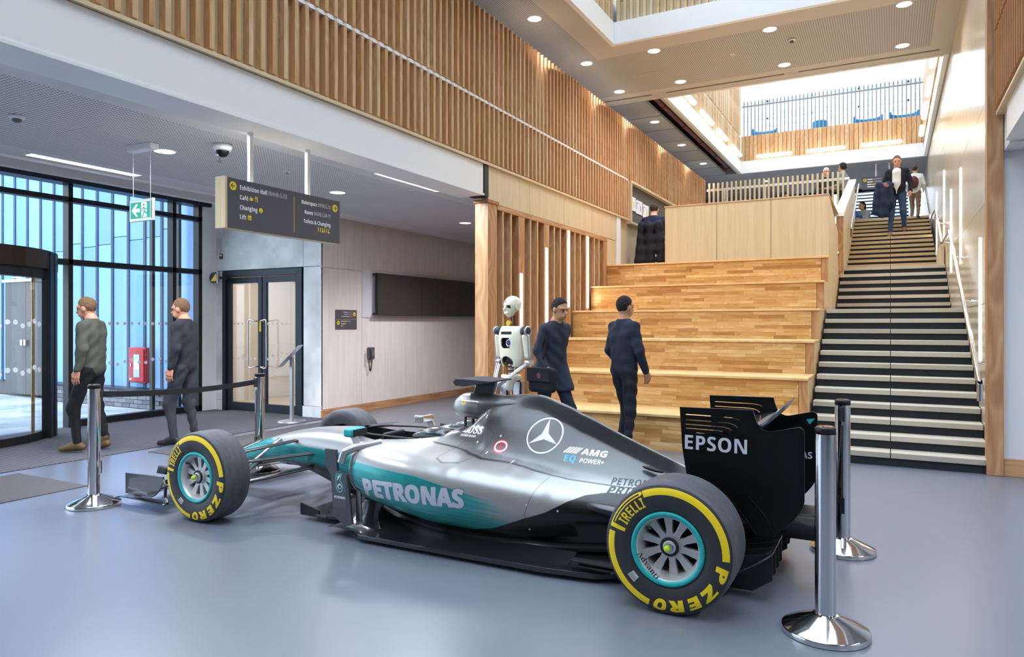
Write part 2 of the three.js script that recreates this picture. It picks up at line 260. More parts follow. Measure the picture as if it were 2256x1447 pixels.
// ---- lower timber wall beside the benches: pillar, fins, light boards
{
  const w = structGroup('wall_fins');
  part('pillar', bx(-4.59, -4.4, 0, 2.96, 7.6, 7.83, 0.006, 'y'), M.trim, w);
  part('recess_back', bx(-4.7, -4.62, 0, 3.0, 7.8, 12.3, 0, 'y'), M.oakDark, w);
  part('top_rail', bx(-4.6, -4.395, 2.9, 2.965, 7.83, 11.78, 0.004, 'z'), M.trim, w);
  for (const b of [8.51, 9.3, 10.09, 10.87, 11.7]) {
    part('board', bx(-4.6, -4.4, 0, 2.9, b - 0.09, b + 0.09, 0.004, 'y', b), M.trim, w);
    for (const k of [-0.52, -0.3]) part('fin', bx(-4.62, -4.4, 0, 2.9, b + k - 0.02, b + k + 0.02, 0.003, 'y', b + k), M.oak, w);
  }
  for (let d = 7.6, k = 0; d < 12.2; d += 1.16, k++) part('panel', bx(-4.5, -4.405, 2.97, 3.415, d + 0.003, Math.min(d + 1.157, 12.24), 0.002, 'y', k), M.ply, w);
  part('panel', bx(-4.5, -4.405, 2.0, 2.96, 11.8, 12.24, 0.002, 'y', 9), M.ply, w); part('white_post', bx(-4.5, -4.39, 2.0, 3.42, 12.25, 12.47, 0.004), M.white, w);
  for (let d = 12.48, k = 0; d < 19; d += 1.16, k++) part('panel', bx(-4.55, -4.46, 2.45, 3.42, d + 0.003, d + 1.157, 0.002, 'y', k + 4), M.ply, w);
  part('panel', bx(-4.55, -4.46, 3.3, 4.2, 16.1, 19.4, 0, 'y'), M.ply, w);
}
// ---- wall on the right of the stairs: glossy plywood panels, X = 0.85
{
  const w = structGroup('wall_right'), ds = [8.3, 11.35, 14.4, 17.45, 20.5, 25.3], ys = [0, 1.66, 2.68, 3.7, 4.67, H];
  part('wall_core', bx(0.875, 0.95, 0, H + 0.1, 8.3, 25.3), M.grey, w);
  for (let i = 0; i < 5; i++) for (let j = 0; j < 5; j++) part('panel', bx(0.85, 0.875, ys[j] + 0.003, ys[j + 1] - 0.003, ds[i] + 0.003, ds[i + 1] - 0.003, 0.002, 'y', R(0, 4)), M.plyGloss, w);
  part('end_board', bx(0.815, 0.95, 0, H, 8.14, 8.3, 0.006, 'y', 2.2), M.trim, w);
}
// ---- right bay: wall, beam, slats
{
  struct('wall_bay', bx(0.95, 6.2, 0, 3.6, 8.2, 8.35), M.wall); struct('baseboard_bay', bx(0.952, 6.2, 0, 0.165, 8.17, 8.2, 0.004, 'x'), M.trim);
  const b = structGroup('trim_2');
  part('beam_face', bx(0.93, 0.99, 3.14, 3.44, -6, 7.78), M.white, b); part('beam_flange', bx(0.92, 1.3, 3.12, 3.142, -6, 7.8), M.white, b); part('beam_stub', bx(0.955, 1.3, 3.1, 3.44, 7.82, 8.2), M.wall, b);
  const w = structGroup('wall_bay_slats');
  part('backing_panel', bx(0.97, 1.02, 3.45, 5.8, -6, 8.14), M.trim, w); part('ledge', bx(0.885, 0.97, 3.44, 3.47, -6, 8.12, 0.002, 'z'), M.ply, w);
  const gl = bx(0.87, 0.97, 0, 0.71, -0.018, 0.018, 0.003, 'y', 3), gu = bx(0.87, 0.97, 0, 1.5, -0.018, 0.018, 0.003, 'y', 5);
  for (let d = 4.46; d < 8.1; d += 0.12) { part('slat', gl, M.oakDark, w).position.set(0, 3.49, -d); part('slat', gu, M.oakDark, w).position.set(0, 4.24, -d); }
  const c = structGroup('ceiling_bay'); for (const [x, d] of [[2.6, 5.2], [2.6, 1.5], [4.6, 3.4]]) { part('strip_light', bx(x - 0.06, x + 0.06, 3.494, 3.51, d - 0.6, d + 0.6), M.glowCool, c); scene.add(area(0.12, 1.2, 0xeef4ff, 70 * LAMP, V(x, 3.48, d), V(x, 0, d + 0.0001))); } part('ceiling_panel', bx(1.0, 6.2, 3.5, 3.6, -6, 8.3), M.ceilL, c);  // these strip lights are out of view, placed to light the right bay wall
  struct('wall_bay_end', bx(6.2, 6.3, 0, 9.4, -6.2, 34), M.wall);
}
// ---- main ceiling with two openings
const VX0 = -3.79, VX1 = 0.77;
{
  const c = structGroup('ceiling'), b = (n, x0, x1, d0, d1, m = M.ceil, y = H) => part(n, bx(x0, x1, y, y + 0.3, d0, d1, 0, 'z'), m, c);
  b('ceiling_panel', -8.1, -4.25, -6, 12.85); b('ceiling_border', -4.25, VX0, -6, 10.44, M.ceilEdge); b('ceiling_panel', -4.25, 0.55, 10.95, 12.85); b('ceiling_border', -4.25, 0.95, 10.44, 10.95, M.ceilEdge); b('ceiling_border', 0.55, 0.95, 10.95, 12.85, M.ceilEdge);
  b('ceiling_border', -8.1, 0.95, 12.85, 13.06, M.ceilEdge); b('ceiling_border', -8.1, 0.95, 13.13, 13.4, M.ceilEdge); b('slot_back', -8.1, 0.95, 13.05, 13.14, M.slotDark, H + 0.05);
  for (const [x0, x1] of [[-3.99, -3.72], [-1.63, -1.4], [0.69, 0.95]]) b('slot_bridge', x0, x1, 13.05, 13.14, M.ceilEdge);
  b('ceiling_border', VX1, 6.2, -6, 10.44, M.ceilEdge); b('ceiling_border', VX1, 0.95, 13.4, 21.1, M.ceilEdge); b('ceiling_border', -3.92, VX0, 13.4, 21.1, M.ceilEdge);
  b('ceiling_panel', -8.1, 0.95, 21.1, 25.4, M.raft);
  b('ceiling_panel', 0.95, 6.2, 10.44, 25.4, M.raft);
  for (let d = 13.42, k = 0; d < 21; d += 1.1, k++) part('ceiling_raft', bx(-5.6, -4.22, H, H + 0.06, d, d + 1.055, 0.004), M.raft, c), part('ceiling_raft', bx(-8.1, -5.64, H, H + 0.06, d, d + 1.055, 0.004), M.raft, c);
  part('slot_back', bx(-8.1, -3.9, H + 0.28, H + 0.3, 13.4, 21.1), M.slotDark, c);
  // white edge beams of the openings
  const e = (x0, x1, d0, d1) => part('edge_beam', bx(x0, x1, H - 0.015, H + 0.33, d0, d1, 0.004), M.white, c);
  e(VX0 - 0.06, VX0 + 0.012, -6, 10.5); e(VX0 + 0.013, VX1 - 0.013, 10.428, 10.5); e(VX1 - 0.012, VX1 + 0.06, -6, 10.5); e(VX0 - 0.06, VX0 + 0.012, 13.34, 21.16); e(VX0 + 0.013, VX1 - 0.013, 21.088, 21.16); e(VX1 - 0.012, VX1 + 0.06, 13.34, 21.16); e(VX0 + 0.013, VX1 - 0.013, 13.34, 13.412);
  for (const [d, f] of [[12.6, 0]]) part('access_panel', bx(-3.9, -3.45, H - 0.003, H + 0.01, 11.9, 12.3), M.ceil, c);
}
// ---- storey above: slabs, slatted upstands, roof with rooflights
{
  const u = structGroup('wall_upper'), far1 = std({ map: oakT, color: 0xf4e6d2, roughness: 0.5 }), far2 = std({ map: oakT, color: 0xfff4e4, roughness: 0.5 }), picketM = std({ color: 0x85888c, roughness: 0.5 });
  part('slab', bx(-8.1, VX0 - 0.06, 6.1, 6.5, -6, 26), M.wall, u); part('slab', bx(VX1 + 0.06, 6.2, 6.1, 6.5, -6, 26), M.wall, u); part('slab', bx(VX0, VX1, 6.13, 6.5, 10.56, 13.34), M.wall, u); part('slab', bx(-8.1, 6.2, 6.13, 6.4, 21.24, 26), M.wall, u);
  const g = bx(-0.02, 0.02, 0, 0.66, -0.03, 0.03, 0.003, 'y', 1), g2 = bx(-0.02, 0.02, 0, 1.5, -0.03, 0.03, 0.003, 'y', 2), gx = bx(-0.03, 0.03, 0, 0.66, -0.022, 0.022, 0.003, 'y', 3), gx2 = bx(-0.03, 0.03, 0, 1.5, -0.022, 0.022, 0.003, 'y', 4);
  const S = (geo, x, y, d) => part('slat', geo, rnd() < 0.5 ? M.oak : M.ply, u).position.set(x, y, -d);
  part('upstand', bx(VX0 - 0.12, VX0 - 0.08, 6.13, 6.85, 3, 21.2), M.ply, u); part('upstand', bx(VX0, VX1, 6.13, 6.85, 10.56, 10.6), M.ply, u); part('upstand', bx(VX0, VX1, 6.13, 6.86, 21.18, 21.22), M.oak, u); part('upstand', bx(VX1 - 0.04, VX1 + 0.02, 6.13, 7.6, 13.4, 21.2), M.oak, u);
  for (let d = 7.4; d < 10.5; d += 0.12) { S(gx, VX0 - 0.04, 6.15, d); S(gx2, VX0 - 0.04, 6.84, d); }
  for (let x = VX0 + 0.05; x < 0.1; x += 0.105) { S(g, x, 6.15, 10.53); S(g2, x, 6.84, 10.53); }
  for (let d = 13.45; d < 21.1; d += 0.12) { S(gx, VX0 - 0.04, 6.15, d); S(gx2, VX0 - 0.04, 6.87, d); }
  for (let x = VX0 + 0.04, k = 0; x < VX1; x += 0.113, k++) part('board', bx(-0.05, 0.05, 0, 0.72, 0, 0.02 + 0.03 * (k % 2), 0.003, 'y', k), [M.oak, far1, far2][k * 7 % 3], u).position.set(x, 6.14, -21.14);
  const fp = bx(-0.015, 0.015, 0, 1.0, -0.012, 0.012, 0.002);
  const f = thing('metal_fence', 'grey metal picket fence along the edge of the top floor below the rooflight', 'fence', [0, 6.86, 21.2]);
  for (let x = VX0 + 0.06; x < VX1 - 0.02; x += 0.1) part('picket', fp, picketM, f).position.set(x, 0, 0);
  part('rail', bx(VX0, VX1, 0.84, 0.88, -0.005, 0.03), picketM, f);
  // roof and outer walls; front rooflight is out of view, placed to daylight the hall
  const r = structGroup('roof'), RY = 9.3;
  for (const [x0, x1, d0, d1] of [[-8.2, -6.2, -6.2, 26], [VX1 + 0.5, 6.3, -6.2, 26], [-6.2, VX1 + 0.5, 11.2, 12.6], [-6.2, VX1 + 0.5, 25.8, 26], [-6.2, VX1 + 0.5, -6.2, -5.6]]) part('roof_slab', bx(x0, x1, RY, RY + 0.3, d0, d1), M.white, r);
  for (const [d0, d1] of [[-5.6, 11.2], [12.6, 25.8]]) { const n = Math.round((d1 - d0) / 1.5), s = (d1 - d0) / n; for (let i = 0; i < n; i++) { part('rooflight_bar', bx(-6.2, VX1 + 0.5, RY, RY + 0.25, d0 + i * s - 0.03, d0 + i * s + 0.03), M.white, r); part('rooflight_pane', bx(-6.2, VX1 + 0.5, RY + 0.12, RY + 0.13, d0 + i * s + 0.03, d0 + (i + 1) * s - 0.03), M.glass, r); } }
  part('outer_wall', bx(-8.2, -8.1, 3.1, RY, -6.2, 34), M.wall, r); part('outer_wall', bx(-8.2, 6.3, 8.9, RY, -6.3, -6.2), M.wall, r);
  const g3 = structGroup('window_2'), D = 26;
  for (const y of [6.4, 7.7, 8.6, 9.2]) part('transom', bx(-8.1, 6.2, y, y + 0.06, D, D + 0.08), M.white, g3);
  for (let x = -8.1; x < 6.2; x += 1.43) { part('mullion', bx(x, x + 0.05, 6.4, 9.3, D, D + 0.08), M.white, g3); for (const [a, b] of [[6.46, 7.7], [7.76, 8.6], [8.66, 9.2]]) part('pane', bx(x + 0.05, x + 1.43, a, b, D + 0.03, D + 0.04), M.glass, g3); }
  // unseen wall behind the camera, kept dark so faces turned to it stay dim
  struct('wall_unseen_behind', bx(-10.4, 6.3, 0, 9.3, -6.3, -6.1), std({ color: 0x6d6a68, roughness: 0.8 }));
}
// ---- gallery and far part of the first floor
{
  const f = structGroup('floor_upper');
  part('slab', bx(-8.1, -4.5, 3.5, 3.95, -6, 34), M.wall, f); part('slab', bx(-4.5, 6.2, 3.55, 3.95, 19.4, 34), M.wall, f); part('slab', bx(0.95, 6.2, 3.61, 3.95, -6, 19.4), M.wall, f);
  const w = structGroup('wall_far'), gp = std({ color: 0x8a9096, roughness: 0.6 });
  for (let y = 3.95, k = 0; y < 5.9; y += 0.28, k++) part('panel', bx(-8.1, -2.75, y + 0.004, y + 0.276, 25.5, 25.56), gp, w);
  part('panel', bx(-8.1, -2.75, 3.95, 7, 25.56, 25.6), M.slotDark, w);
  for (let d = 26.2; d < 33.6; d += 1.5) { part('rooflight_bar', bx(-8.1, 6.2, 9.2, 9.35, d, d + 0.08), M.white, w); part('rooflight_pane', bx(-8.1, 6.2, 9.25, 9.26, d + 0.08, Math.min(d + 1.5, 33.9)), M.glass, w); } 
  part('dark_strip', bx(-2.75, 0.95, 5.7, 5.86, 25.4, 25.5), M.frame, w);
  const g = structGroup('window_4'), D = 33.9;
  for (let x = -8.1; x < 6.2; x += 1.1) { part('mullion', bx(x, x + 0.06, 3.95, 9.2, D, D + 0.08), M.white, g); part('pane', bx(x + 0.06, x + 1.1, 3.95, 9.2, D + 0.03, D + 0.04), M.glass, g); }
  for (const y of [5.2, 6.4, 7.6]) part('transom', bx(-8.1, 6.2, y, y + 0.06, D - 0.01, D + 0.07), M.white, g);
}
// ---- stairs
{
  const s = structGroup('stairs'), r1 = 0.1385, t1 = 0.2525;
  const step = (y, d0, d1, x0, x1, rise, nos, tr, i) => {
    for (const [a, b] of [[x0, -0.004], [0.004, x1]]) { part('nosing', bx(a, b, y - 0.055, y - 0.002, d0 - 0.018, d0 + 0.01, 0.003, 'x', i), nos, s); part('tread', bx(a, b, y - 0.03, y, d0 - 0.012, d1 + 0.02, 0, 'x', i), tr, s); }
    part('riser', bx(x0, x1, y - rise, y - 0.03, d0, d1 + 0.02), M.riser, s);
  };
  const N = [M.nosing, std({ color: 0xa99f90, roughness: 0.7 }), std({ color: 0xbbb1a2, roughness: 0.7 })];
  for (let k = 1; k <= 12; k++) { const d = 8.2 + (k - 1) * t1; step(k * r1, d, k === 12 ? 13.2 : d + t1, -0.8, 0.84, k * r1, N[k % 3], M.tread, k); }
  for (let k = 13; k <= 18; k++) { const d = 13.2 + (k - 13) * t1; step(k * r1, d, k === 18 ? 15.5 : d + t1, -0.8, 0.84, r1 + 0.5, N[k % 3], M.tread, k); }
  for (let k = 19; k <= 30; k++) { const d = 15.5 + (k - 19) * 0.31; step(18 * r1 + (k - 18) * 0.122, d, k === 30 ? 19.5 : d + 0.31, -0.765, 0.78, 0.122 + 0.5, M.nosingT, M.tread, k); }
  part('string', bx(0.77, 0.84, 2.45, 2.85, 14.6, 15.7, 0.01, 'z'), M.ply, s);
}
{ // balustrade wall on the left of the upper flight
  const b = structGroup('trim_3');
  const side = (x0, x1, y0, lift, m, n, d0 = 14.15, d1 = 19.2) => { const g = poly([[d0, y0], [d1, y0 + 1.35], [d1, 4.95 + lift], [d0, 3.42 + lift]], x1 - x0); g.rotateY(Math.PI / 2); g.translate(x0, 0, 0); return part(n, metreUV(g.toNonIndexed(), 'y', 1), m, b); };
  side(-0.86, -0.8, 2.3, 0, M.trim, 'oak_side'); side(-0.8, -0.76, 2.3, 0, M.ply, 'stair_side');
  part('end_board', bx(-0.87, -0.75, 2.4, 3.42, 14.1, 14.16, 0.006, 'y', 3), M.trim, b);
  const cap = poly([[14.08, 3.4], [19.2, 4.93], [19.2, 4.99], [14.08, 3.47]], 0.16); cap.rotateY(Math.PI / 2); cap.translate(-0.9, 0, 0); part('white_cap', cap, M.white, b);
}
// ---- cabinet-like plywood enclosure above the benches and the platform
{
  const w = structGroup('wall_platform');
  part('platform', bx(-4.4, -0.83, 2.0, 2.488, 12.545, 19.4, 0, 'x'), M.ply, w); part('platform_side', bx(-0.85, -0.83, 0, 2.0, 12.545, 15, 0, 'y'), M.ply, w);
  const xs = [-3.4, -2.53, -1.68, -0.835];
  for (let i = 0; i < 3; i++) part('panel', bx(xs[i] + 0.003, xs[i + 1] - 0.003, 2.49, 3.44, 11.9, 11.94, 0.003, 'y', i * 2), M.ply, w);
  part('core', bx(-3.38, -0.88, 2.49, 3.42, 11.94, 14.0), M.grey, w); part('cap', bx(-3.41, -0.83, 3.44, 3.46, 11.89, 14.1, 0.003, 'x'), M.oak, w);
  const g = poly([[11.94, 2.3], [14.15, 2.3], [14.15, 3.1], [11.94, 3.44]].map(([d, y]) => [d, y]), 0.045); g.rotateY(Math.PI / 2); g.translate(-0.88, 0, 0); part('side_panel', metreUV(g.toNonIndexed(), 'y', 2), M.ply, w);
  part('side_panel', bx(-3.41, -3.38, 2.49, 3.44, 11.94, 14.1, 0, 'y'), M.oakDark, w);
  part('upper_front', bx(-4.4, -0.9, 3.3, 3.95, 19.36, 19.42), M.ply, w);
}
// ---- second stair far behind, up to the top floor
{
  const s = structGroup('stairs_far'), wt = std({ color: 0xdfe4e8, roughness: 0.6 });
  for (let k = 0; k < 17; k++) { const y = 4.1 + k * 0.16, d = 25.4 + k * 0.29; part('tread', bx(-1.35, 0.55, y - 0.065, y, d, d + 0.34), wt, s); part('riser', bx(-1.35, 0.55, y - 0.16, y - 0.06, d + 0.01, d + 0.3), M.riser, s); }
  for (const x of [-1.42, 0.56]) { const g = poly([[25.2, 3.95], [25.2, 4.95], [30.2, 7.75], [30.2, 6.6], [25.6, 3.95]], 0.05); g.rotateY(Math.PI / 2); g.translate(x, 0, 0); part('glass_side', g, M.white, s); }
}
// ---- outside the entrance: paving, clad building, door, brick plinth
{
  const g = structGroup('ground'); 
  const pv = [0xb9c3c8, 0xaab4ba, 0xc4ccd0].map((c) => std({ map: concT, color: c, roughness: 0.8 }));
  part('ground_bed', bx(-40, -10.3, -0.3, -0.03, -30, 30), M.grey, g);
  for (let i = 0, x = -10.35; x > -15.2; x -= 0.6, i++) for (let d = 3.2 + (i % 2) * 0.3; d < 8.3; d += 0.6) part('paving_slab', bx(x - 0.594, x, -0.05, -0.01, d, d + 0.594, 0.003), pv[(rnd() * 3) | 0], g);
  part('ground_bed', bx(-40, -15.2, -0.3, -0.015, -30, 30), pv[0], g);
  const b = structGroup('wall_outside'), clad = [0x78aae2, 0x84b4e8, 0x70a2da].map((c) => std({ color: c, roughness: 0.5, metalness: 0.1 }));  // the cool blue cast of the daylight is put into the cladding colours
  part('wall_core', bx(-30, -10.4, 0, 9, 8.06, 8.3), M.grey, b);
  for (let i = 0, x = -10.75; x > -21; x -= 0.465, i++) { const yj = 3.0 + (i % 3 ? 0.0 : 0.1) - 0.02 * i; part('cladding_panel', bx(x - 0.4, x - 0.01, 0.3, yj - 0.006, 8.0, 8.06), clad[i % 3], b); part('cladding_panel', bx(x - 0.4, x - 0.01, yj + 0.006, 9, 8.0, 8.06), clad[(i + 1) % 3], b); part('seam_fin', bx(x - 0.47, x - 0.405, 0.28, 9, 7.985, 8.06), M.seam, b); }
  part('corner_panel', bx(-10.75, -10.31, 0, 9, 7.97, 8.06), clad[1], b);
  const bk = [0x77767c, 0x83828a, 0x6c6b72].map((c) => std({ color: c, roughness: 0.9 }));
  for (let r = 0; r < 4; r++) for (let x = -10.8 - (r % 2) * 0.11; x > -14.2; x -= 0.225) part('brick', bx(x - 0.215, x, r * 0.075, r * 0.075 + 0.066, 7.74, 8.0), bk[(rnd() * 3) | 0], b);
  part('plinth_cap', bx(-14.3, -10.75, 0.3, 0.33, 7.72, 8.02), M.frameBlue, b); part('plinth_mortar', bx(-14.2, -10.8, 0, 0.3, 7.76, 8.0), std({ color: 0x55555a, roughness: 1 }), b);
  const t = structGroup('door_2'); for (const [a, c] of [[-16.0, -15.26], [-15.25, -14.5]]) { part('door_leaf', bx(a, c, 0.05, 2.3, 7.9, 7.98, 0.004), M.grey, t); part('lever_handle', bx((a + c) / 2 + (a < -15.5 ? 0.28 : -0.36), (a + c) / 2 + (a < -15.5 ? 0.36 : -0.28), 1.02, 1.14, 7.84, 7.9, 0.01), M.steel, t); } part('door_head', bx(-16.1, -14.4, 2.3, 2.36, 7.88, 8.0), M.alu, t);
}

// ================================================================ LAMPS
{
  const disc = new THREE.CylinderGeometry(0.093, 0.093, 0.008, 32), ring = new THREE.TorusGeometry(0.098, 0.009, 8, 40).rotateX(Math.PI / 2);
  const down = (x, y, d, label, group, cd) => { 
    const t = thing('downlight', label, 'light', [x, y, d], group);
    part('trim_ring', ring, M.white, t); part('diffuser', disc, M.glow, t).position.y = -0.002;
    const l = new THREE.SpotLight(0xfbf8ff, cd * LAMP, 0, 1.25, 0.7, 2); l.position.set(0, -0.02, 0); l.target.position.set(0, -3, 0); l.castShadow = true; l.shadow.radius = 8; l.name = 'lamp_light'; t.add(l, l.target);
  };
  const cols = { '-4.47': 'by the slatted wall', '-3.32': 'second column from the slatted wall', '-1.57': 'third column from the slatted wall', '0.165': 'by the stair wall' };
  for (const [x, d, row] of [[-4.47, 9.04, 'beside the front ceiling opening'], [-4.47, 11, 'front row between the two ceiling openings'], [-3.32, 11, 'front row between the two ceiling openings'], [-1.57, 11, 'front row between the two ceiling openings'], [0.165, 11, 'front row between the two ceiling openings'], [-4.47, 12.62, 'back row between the two ceiling openings'], [-3.32, 12.62, 'back row between the two ceiling openings'], [-1.57, 12.62, 'back row between the two ceiling openings'], [0.165, 12.62, 'back row between the two ceiling openings'], [-4.47, 14.87, 'first along the grey ceiling rafts'], [-4.47, 17.09, 'second along the grey ceiling rafts'], [-4.47, 19.34, 'third along the grey ceiling rafts']])
    down(x, H, d, 'round ceiling downlight ' + cols[x] + ', ' + row, 'round downlights in the main ceiling', 7.5);
  down(-3.32, H, 22.6, 'round downlight in the grey soffit above the upstairs picket fence', 'round downlights in the main ceiling', 7);
  for (const [d, l] of [[4.39, 'round downlight in the entrance ceiling between exit sign and camera dome'], [6.78, 'round downlight in the entrance ceiling right of the hanging sign'], [9.8, 'round downlight in the entrance ceiling above the row of screens']]) down(-6.1, LOW, d, l, 'round downlights in the entrance ceiling', 17);
  const strip = (x, d0, d1, label) => { const t = thing('strip_light', label, 'light', [x, LOW, (d0 + d1) / 2], 'recessed strip lights in the entrance ceiling'), L = d1 - d0; part('diffuser', bx(-0.055, 0.055, -0.004, 0.02, -L / 2, L / 2), M.glowCool, t); part('housing', bx(-0.07, 0.07, -0.002, 0.03, -L / 2 - 0.015, L / 2 + 0.015), M.white, t); const l = area(0.11, L, 0xe6f0ff, 78 * LAMP, new THREE.Vector3(0, -0.02, 0), new THREE.Vector3(0, -3, 0)); l.rotation.set(-Math.PI / 2, 0, 0); t.add(l); };
  strip(-4.88, 1.5, 2.66, 'recessed strip light cut by the left edge of the picture'); strip(-4.88, 3.8, 4.95, 'recessed strip light behind the two posts of the hanging sign'); strip(-4.93, 6.13, 7.33, 'recessed strip light near the dark end bracket of the white beam'); strip(-7.38, 3.85, 4.98, 'recessed strip light along the ceiling edge above the glazing');
  // wall strips among the fins
  const wl = ['first', 'second', 'third', 'fourth'];
  [[8.49, 0.97, 2.13], [9.29, 1.38, 2.55], [10.08, 1.72, 2.9], [10.86, 1.72, 2.89]].forEach(([d, y0, y1], i) => { const t = thing('wall_strip_light', wl[i] + ' upright light strip from the wooden pillar, set between the wooden fins', 'light', [-4.4, y0, d], 'upright strips in the fin wall'); part('diffuser', bx(0, 0.012, 0, y1 - y0, -0.032, 0.032, 0.003), M.glow, t); part('back_plate', bx(-0.004, 0.002, -0.012, y1 - y0 + 0.012, -0.04, 0.04), M.white, t); const l = area(0.06, y1 - y0, 0xffe9cc, 7 * LAMP, new THREE.Vector3(0.03, (y1 - y0) / 2, 0), new THREE.Vector3(3, (y1 - y0) / 2, 0)); l.rotation.set(0, -Math.PI / 2, 0); t.add(l); });
  [[9.1, 1.05, 2.38], [11.5, 2.28, 3.6], [13.25, 2.27, 3.6], [14.9, 2.96, 4.22], [17.2, 2.89, 4.21]].forEach(([d, y0, y1], i) => { const t = thing('wall_strip_light', ['lowest thin light strip on the glossy stair wall, right of the handrail', 'long thin light strip on the stair wall, second from the wooden end board', 'thin light strip on the stair wall, third from the end board, above the handrail kink', 'thin light strip on the stair wall, fourth from the end board', 'thin light strip on the stair wall, farthest up the stairs'][i], 'light', [0.85, y0, d], 'thin strips on the stair wall'); part('diffuser', bx(-0.012, 0, 0, y1 - y0, -0.022, 0.022, 0.003), M.glow, t); part('back_plate', bx(-0.002, 0.004, -0.01, y1 - y0 + 0.01, -0.028, 0.028), M.white, t); const l = area(0.04, y1 - y0, 0xffe9cc, 5 * LAMP, new THREE.Vector3(-0.03, (y1 - y0) / 2, 0), new THREE.Vector3(-3, (y1 - y0) / 2, 0)); l.rotation.set(0, Math.PI / 2, 0); t.add(l); });
  // capsule lights around the rear ceiling opening
  const cap = (a, b, label, dir) => { const t = thing('capsule_light', label, 'light', [(a[0] + b[0]) / 2, (a[1] + b[1]) / 2, (a[2] + b[2]) / 2], 'rounded linear lights around the rear ceiling opening'), L = Math.hypot(b[0] - a[0], b[2] - a[2]), q = V(...b).sub(V(...a)).normalize(); const g = new THREE.CapsuleGeometry(0.055, L - 0.11, 6, 16); g.applyQuaternion(new THREE.Quaternion().setFromUnitVectors(new THREE.Vector3(0, 1, 0), q)); part('diffuser', g, M.glow, t); part('mount', new THREE.BoxGeometry(0.03, 0.04, 0.03).translate(-dir[0] * 0.06, 0, -dir[1] * 0.06), M.white, t); part('mount', new THREE.BoxGeometry(0.03, 0.04, 0.03).translate(-dir[0] * 0.06 + q.x * L * 0.3, 0, -dir[1] * 0.06 + q.z * L * 0.3), M.white, t); const l = area(0.1, L, 0xffe6c6, 8 * LAMP, new THREE.Vector3(dir[0] * 0.08, 0.02, dir[1] * 0.08), new THREE.Vector3()); l.lookAt(new THREE.Vector3(dir[0] * 3 + l.position.x, 0.02, dir[1] * 3 + l.position.z)); if (!dir[0]) { l.width = L; l.height = 0.1; } else { l.width = L; l.height = 0.1; } t.add(l); };
  [[-3.37, -2.4, 'left'], [-2.04, -1.06, 'middle'], [-0.71, 0.27, 'right']].forEach(([a, b, n]) => cap([a, 6.2, 20.98], [b, 6.2, 20.98], n + ' one of three capsule lights on the far timber face of the rear opening', [0, 1]));
  [[14.28, 15.21], [15.82, 16.99], [17.5, 18.6], [19.24, 20.5]].forEach(([a, b], i) => cap([-3.7, 6.17, a], [-3.7, 6.17, b], ['nearest', 'second', 'third', 'farthest'][i] + ' capsule light on the left slatted face of the rear opening', [1, 0]));
  [[14.4, 15.05], [15.72, 16.9], [17.5, 18.75], [19.5, 20.4]].forEach(([a, b], i) => cap([0.67, 6.17, a], [0.67, 6.17, b], ['nearest', 'second', 'third', 'farthest'][i] + ' capsule light on the right face of the rear opening', [-1, 0]));
}
// ================================================================ CEILING FITTINGS
{
  const t = thing('camera_dome', 'white ceiling camera with a dark glossy dome, left of the sign posts', 'camera', [-5.41, LOW, 4.48]);
  part('housing', new THREE.LatheGeometry([[0, 0], [0.085, 0], [0.085, -0.03], [0.07, -0.06], [0, -0.062]].map((p) => new THREE.Vector2(...p)), 32), M.white, t); part('dome', new THREE.SphereGeometry(0.058, 24, 16, 0, Math.PI * 2, Math.PI / 2, Math.PI / 2).translate(0, -0.06, 0), M.blackGloss, t); part('lens', new THREE.SphereGeometry(0.016, 12, 8).translate(-0.02, -0.105, 0.04), M.satin, t);
  const smoke = (p, l) => { const o = thing('smoke_detector', l, 'detector', p); part('base', new THREE.LatheGeometry([[0, 0], [0.055, 0], [0.055, -0.018], [0.045, -0.03], [0, -0.03]].map((q) => new THREE.Vector2(...q)), 24), M.white, o); part('sensor', new THREE.LatheGeometry([[0.034, -0.03], [0.034, -0.045], [0.02, -0.055], [0, -0.055]].map((q) => new THREE.Vector2(...q)), 20), M.grey, o); };
  smoke([-6.09, LOW, 3.09], 'white smoke detector on the entrance ceiling at the far left'); smoke([-1.33, H, 11.55], 'small smoke detector on the main ceiling between two rows of downlights');
  const spr = (p, l) => { const o = thing('ceiling_sprinkler', l, 'sprinkler', p, 'small sprinkler heads'); part('rose', new THREE.CylinderGeometry(0.03, 0.035, 0.008, 16), M.white, o); part('nozzle', new THREE.CylinderGeometry(0.01, 0.016, 0.03, 10).translate(0, -0.018, 0), M.satin, o); };
  spr([-5.9, LOW, 4.85], 'sprinkler head below the camera dome on the entrance ceiling'); spr([-5.75, LOW, 5.6], 'sprinkler head on the entrance ceiling above the hanging sign'); spr([-2.25, H, 11.75], 'sprinkler head in the main ceiling between the openings'); spr([-5.2, LOW, 7.1], 'sprinkler head beside the strip light near the beam end');
  const pi = thing('sprinkler_pipe', 'dark red pipe running in the open slot of the grey ceiling', 'pipe', [-4.07, H + 0.1, 13.5]); part('pipe_run', rod(V(0, 0, 0), V(0, 0, 7.4), 0.06, 14), M.pipe, pi); for (let d = 0.6; d < 7.2; d += 1.6) part('coupling', rod(V(0, 0, d), V(0, 0, d + 0.09), 0.075, 14), M.pipe, pi);
}
